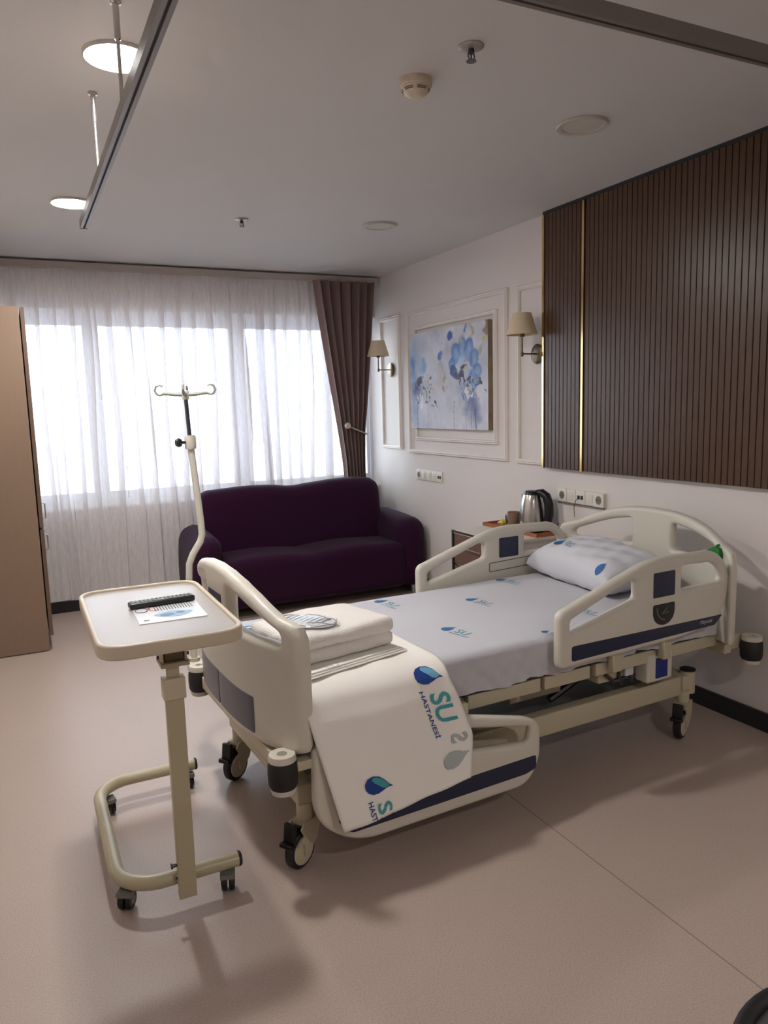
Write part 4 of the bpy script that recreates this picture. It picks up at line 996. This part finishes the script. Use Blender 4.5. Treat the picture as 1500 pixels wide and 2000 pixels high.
bm = B(); box(bm, -.03, .03, -.13, .025, .40, .445); obj('mount_bracket', bm, M_BEIGE, iv, bevel=.006)
bm = B(); lathe(bm, [(.024, .30), (.024, .46)], c=(-.003, 0, 0), seg=18); obj('mount_socket', bm, M_BEIGE2, iv)

# ------------------------------------------------------------------ overbed table
ot = thing('overbed_table', 'cream wheeled overbed table with round tube base at the foot of the bed', 'table', (.34, 2.45, 0))
O3 = (.34, 2.45, 0)
def tp(x, y, z): return (x-.34, y-2.45, z)
pth = [(.520, 2.205), (.30, 2.205)]+[(.290+.125*cos(radians(a)), 2.330+.125*sin(radians(a))) for a in range(265, 175, -10)]+[(.165, 2.45), (.165, 2.68)]+[(.290+.125*cos(radians(a)), 2.800+.125*sin(radians(a))) for a in range(180, 90, -10)]+[(.30, 2.925), (.535, 2.925)]
bm = B(); tube(bm, [tp(x, y, .088) for x, y in pth], .0225, 20); obj('base_tube', bm, M_TABLEMET, ot)
for x, y in ((.520, 2.205), (.535, 2.925)):
    bm = B(); lathe(bm, [(.0235, 0), (.0235, .006), (.020, .010)], c=tp(x, y, .088), axis=(1, 0, 0), seg=20); obj('end_cap', bm, M_BLACK, ot)
for x, y, a in ((.485, 2.205, 75), (.190, 2.262, 60), (.196, 2.868, 100), (.505, 2.925, 90)):
    R_ = Matrix.Translation(tp(x, y, 0)) @ Matrix.Rotation(radians(a), 4, 'Z'); bm = B()
    for s in (-1, 1): lathe(bm, [(.012, .003), (.026, .003), (.0295, .007), (.0295, .015), (.026, .020), (.001, .021)], c=(-.010, 0, .030), axis=(0, s, 0), seg=28)
    bmesh.ops.transform(bm, matrix=R_, verts=bm.verts); cw = obj('castor_wheel', bm, M_DARKPL, ot)
    bm = B(); lathe(bm, [(.001, .0215), (.013, .0215), (.014, .020)], c=(-.010, 0, .030), axis=(0, -1, 0), seg=20); lathe(bm, [(.001, .0215), (.013, .0215), (.014, .020)], c=(-.010, 0, .030), axis=(0, 1, 0), seg=20)
    bmesh.ops.transform(bm, matrix=R_, verts=bm.verts); obj('wheel_hub', bm, M_GREYPL, cw)
    bm = B(); lathe(bm, [(.007, .03), (.007, .068)], seg=12); box(bm, -.034, .012, -.023, .023, .048, .062); bmesh.ops.transform(bm, matrix=R_, verts=bm.verts); obj('castor_hood', bm, M_GREYPL, cw)
px0, px1, py0, py1 = .326, .378, 2.150, 2.180
def tb(x0, x1, y0, y1, z0, z1, name, m, bevel=.003, par=None, **k):
    bm = B(); box(bm, x0-.34, x1-.34, y0-2.45, y1-2.45, z0, z1); return obj(name, bm, m, par or ot, bevel=bevel, **k)
tb(px0, px1, py0, py1, .042, .70, 'outer_post', M_TABLEMET)
tb(px0-.006, px1+.006, py0-.007, py1+.007, .672, .735, 'post_collar', M_TABLERIM)
tb(px0+.008, px1-.008, py0+.006, py1-.006, .735, .778, 'inner_post', M_TABLEMET)
tb(px0-.010, px1+.020, py0-.015, py1+.040, .772, .785, 'mount_plate', M_TABLEMET)
tb(px0-.006, px0+.001, py0-.005, py1+.06, .785, .865, 'tray_bracket', M_TABLERIM); tb(px1+.008, px1+.015, py0-.005, py1+.06, .785, .865, 'tray_bracket', M_TABLERIM)
tb(px0+.004, px1+.006, py0, py1+.04, .786, .815, 'tilt_block', mat('olive_dark', srgb(96, 84, 58), .5))
for x in (px0-.010, px1+.017):
    bm = B(); lathe(bm, [(.005, 0), (.005, .006)], c=tp(x, py0+.012, .80), axis=(1 if x > .35 else -1, 0, 0), seg=10); obj('bolt', bm, M_DSTEEL, ot)
bm = B(); lathe(bm, [(.006, 0), (.006, .012), (.009, .013), (.009, .018)], c=tp(px0, 2.165, .150), axis=(-1, 0, 0), seg=12); obj('bolt', bm, M_DSTEEL, ot)
bm = B(); lathe(bm, [(.005, 0), (.005, .006)], c=tp(px0, 2.17, .105), axis=(-1, 0, 0), seg=10); obj('bolt', bm, M_DSTEEL, ot)
# tray: plate with raised rim
tx0, tx1, ty0, ty1, TZT = .142, .535, 1.985, 2.690, .902
out2 = rounded([(tx0, ty0), (tx1, ty0), (tx1, ty1), (tx0, ty1)], .085, 10)
inn = rounded([(tx0+.014, ty0+.014), (tx1-.014, ty0+.014), (tx1-.014, ty1-.014), (tx0+.014, ty1-.014)], .075, 10)
plate('tray_rim', out2, [inn[::-1]], .040, .006, M_TABLERIM, ot, lambda x, y, z: tp(x, y, TZT-.020+z))
plate('tray_surface', [(x, y) for x, y in rounded([(tx0+.010, ty0+.010), (tx1-.010, ty0+.010), (tx1-.010, ty1-.010), (tx0+.010, ty1-.010)], .078, 10)], [], .028, .002, M_TABLETOP, ot, lambda x, y, z: tp(x, y, TZT-.0225+z))
TS = TZT-.0085
# leaflet and remote control
lf = thing('leaflet', 'folded white leaflet with blue picture under the remote on the table', 'leaflet', (.375, 2.300, TS), radians(-1.5))
bm = B(); box(bm, -.098, .098, -.108, .108, 0, .0022); obj('paper', bm, M_PAPER, lf, smooth=False)
bm = B(); add_text(bm, 'C', -.055, .025, .030, .055, lambda x, y: (x, y, .0026), bold=.0); obj('printed_letters', bm, M_PRED, lf, smooth=False)
bm = B(); add_text(bm, 'AFIETUR', -.02, .025, .10, .055, lambda x, y: (x, y, .0026)); bm.free()
bm = B()
for i in range(7): x = -.035+i*.017; tube(bm, [(x, .020, .0030), (x, .085, .0030), (x+.008, .088, .0030), (x+.009, .024, .0030)], .0012, 5)
tube(bm, [(-.075+.018*cos(a), .045+.026*sin(a), .0030) for a in [i*2*pi/16 for i in range(16)]], .0012, 5, closed=True); obj('line_drawing', bm, M_PDARK, lf)
bm = B(); add_poly(bm, [(.010+.055*cos(a)*(1+.12*sin(3*a)), -.035+.032*sin(a)*(1+.1*cos(4*a))) for a in [i*2*pi/26 for i in range(26)]], lambda x, y: (x, y, .0028)); obj('blue_picture', bm, mat('leaflet_blue', srgb(150, 186, 214), .4), lf, smooth=False)
bm = B(); add_poly(bm, [(-.01+.022*cos(a), -.038+.016*sin(a)) for a in [i*2*pi/16 for i in range(16)]], lambda x, y: (x, y, .0034)); add_poly(bm, [(.03+.014*cos(a), -.028+.010*sin(a)) for a in [i*2*pi/16 for i in range(16)]], lambda x, y: (x, y, .0034)); obj('blue_picture_detail', bm, mat('leaflet_blue_deep', srgb(84, 130, 180), .4), lf, smooth=False)
bm = B(); add_poly(bm, [(-.082, -.080), (-.066, -.080), (-.066, -.072), (-.082, -.072)], lambda x, y: (x, y, .0028)); add_poly(bm, [(-.080, -.084), (-.070, -.084), (-.070, -.083), (-.080, -.083)], lambda x, y: (x, y, .0028)); obj('small_print', bm, M_PDARK, lf, smooth=False)
rc = thing('remote_control', 'slim black television remote control on the overbed table', 'remote', (.372, 2.398, TS+.0035), radians(4))
bm = B(); box(bm, -.101, .101, -.021, .021, 0, .017); obj('remote_body', bm, M_DARKPL, rc, bevel=.005)
btn = None
for i in range(15):
    for j in range(3):
        if i in (6, 7) and j == 1: continue
        x, y = -.090+i*.0128, -.0125+j*.0125
        if btn is None:
            bm = B(); box(bm, -.0042, .0042, -.0038, .0038, .0165, .0186); o = obj('button', bm, M_GREYPL, rc, bevel=.0008); btn = o.data
        else:
            o = bpy.data.objects.new('button', btn); C.objects.link(o); o.parent = rc
        o.location = (x, y, 0)

# ------------------------------------------------------------------ stool corner at lower right of the photograph
sl = thing('stool', 'round grey padded stool with black rim, cut off at the bottom right corner', 'stool', (1.120, .550, 0))
bm = B(); lathe(bm, [(.001, .448), (.190, .446), (.225, .440), (.235, .430)], seg=56); obj('seat_pad', bm, mat('grey_fabric', srgb(74, 72, 74), .8, noise=.15, nscale=200), sl)
bm = B(); tube(bm, [(.240*cos(a), .240*sin(a), .440) for a in [2*pi*i/56 for i in range(56)]], .014, 12, closed=True); obj('seat_rim', bm, M_BLACK, sl)
bm = B(); lathe(bm, [(.225, .40), (.232, .43)], seg=40); obj('seat_base', bm, M_BLACK, sl)
bm = B(); lathe(bm, [(.025, .09), (.025, .41)], seg=16); obj('column', bm, M_STEEL, sl)
for i in range(5):
    a = 2*pi*i/5+.3; bm = B(); tube(bm, [(0, 0, .10), (.10*cos(a), .10*sin(a), .085), (.20*cos(a), .20*sin(a), .06)], [.02, .016, .012], 10); lg_ = obj('leg', bm, M_BLACK, sl)
    bm = B(); lathe(bm, [(.012, -.02), (.025, -.018), (.025, .018), (.012, .02)], c=(.205*cos(a), .205*sin(a), .025), axis=(-sin(a), cos(a), 0), seg=16); obj('castor_wheel', bm, M_BLACK, lg_)
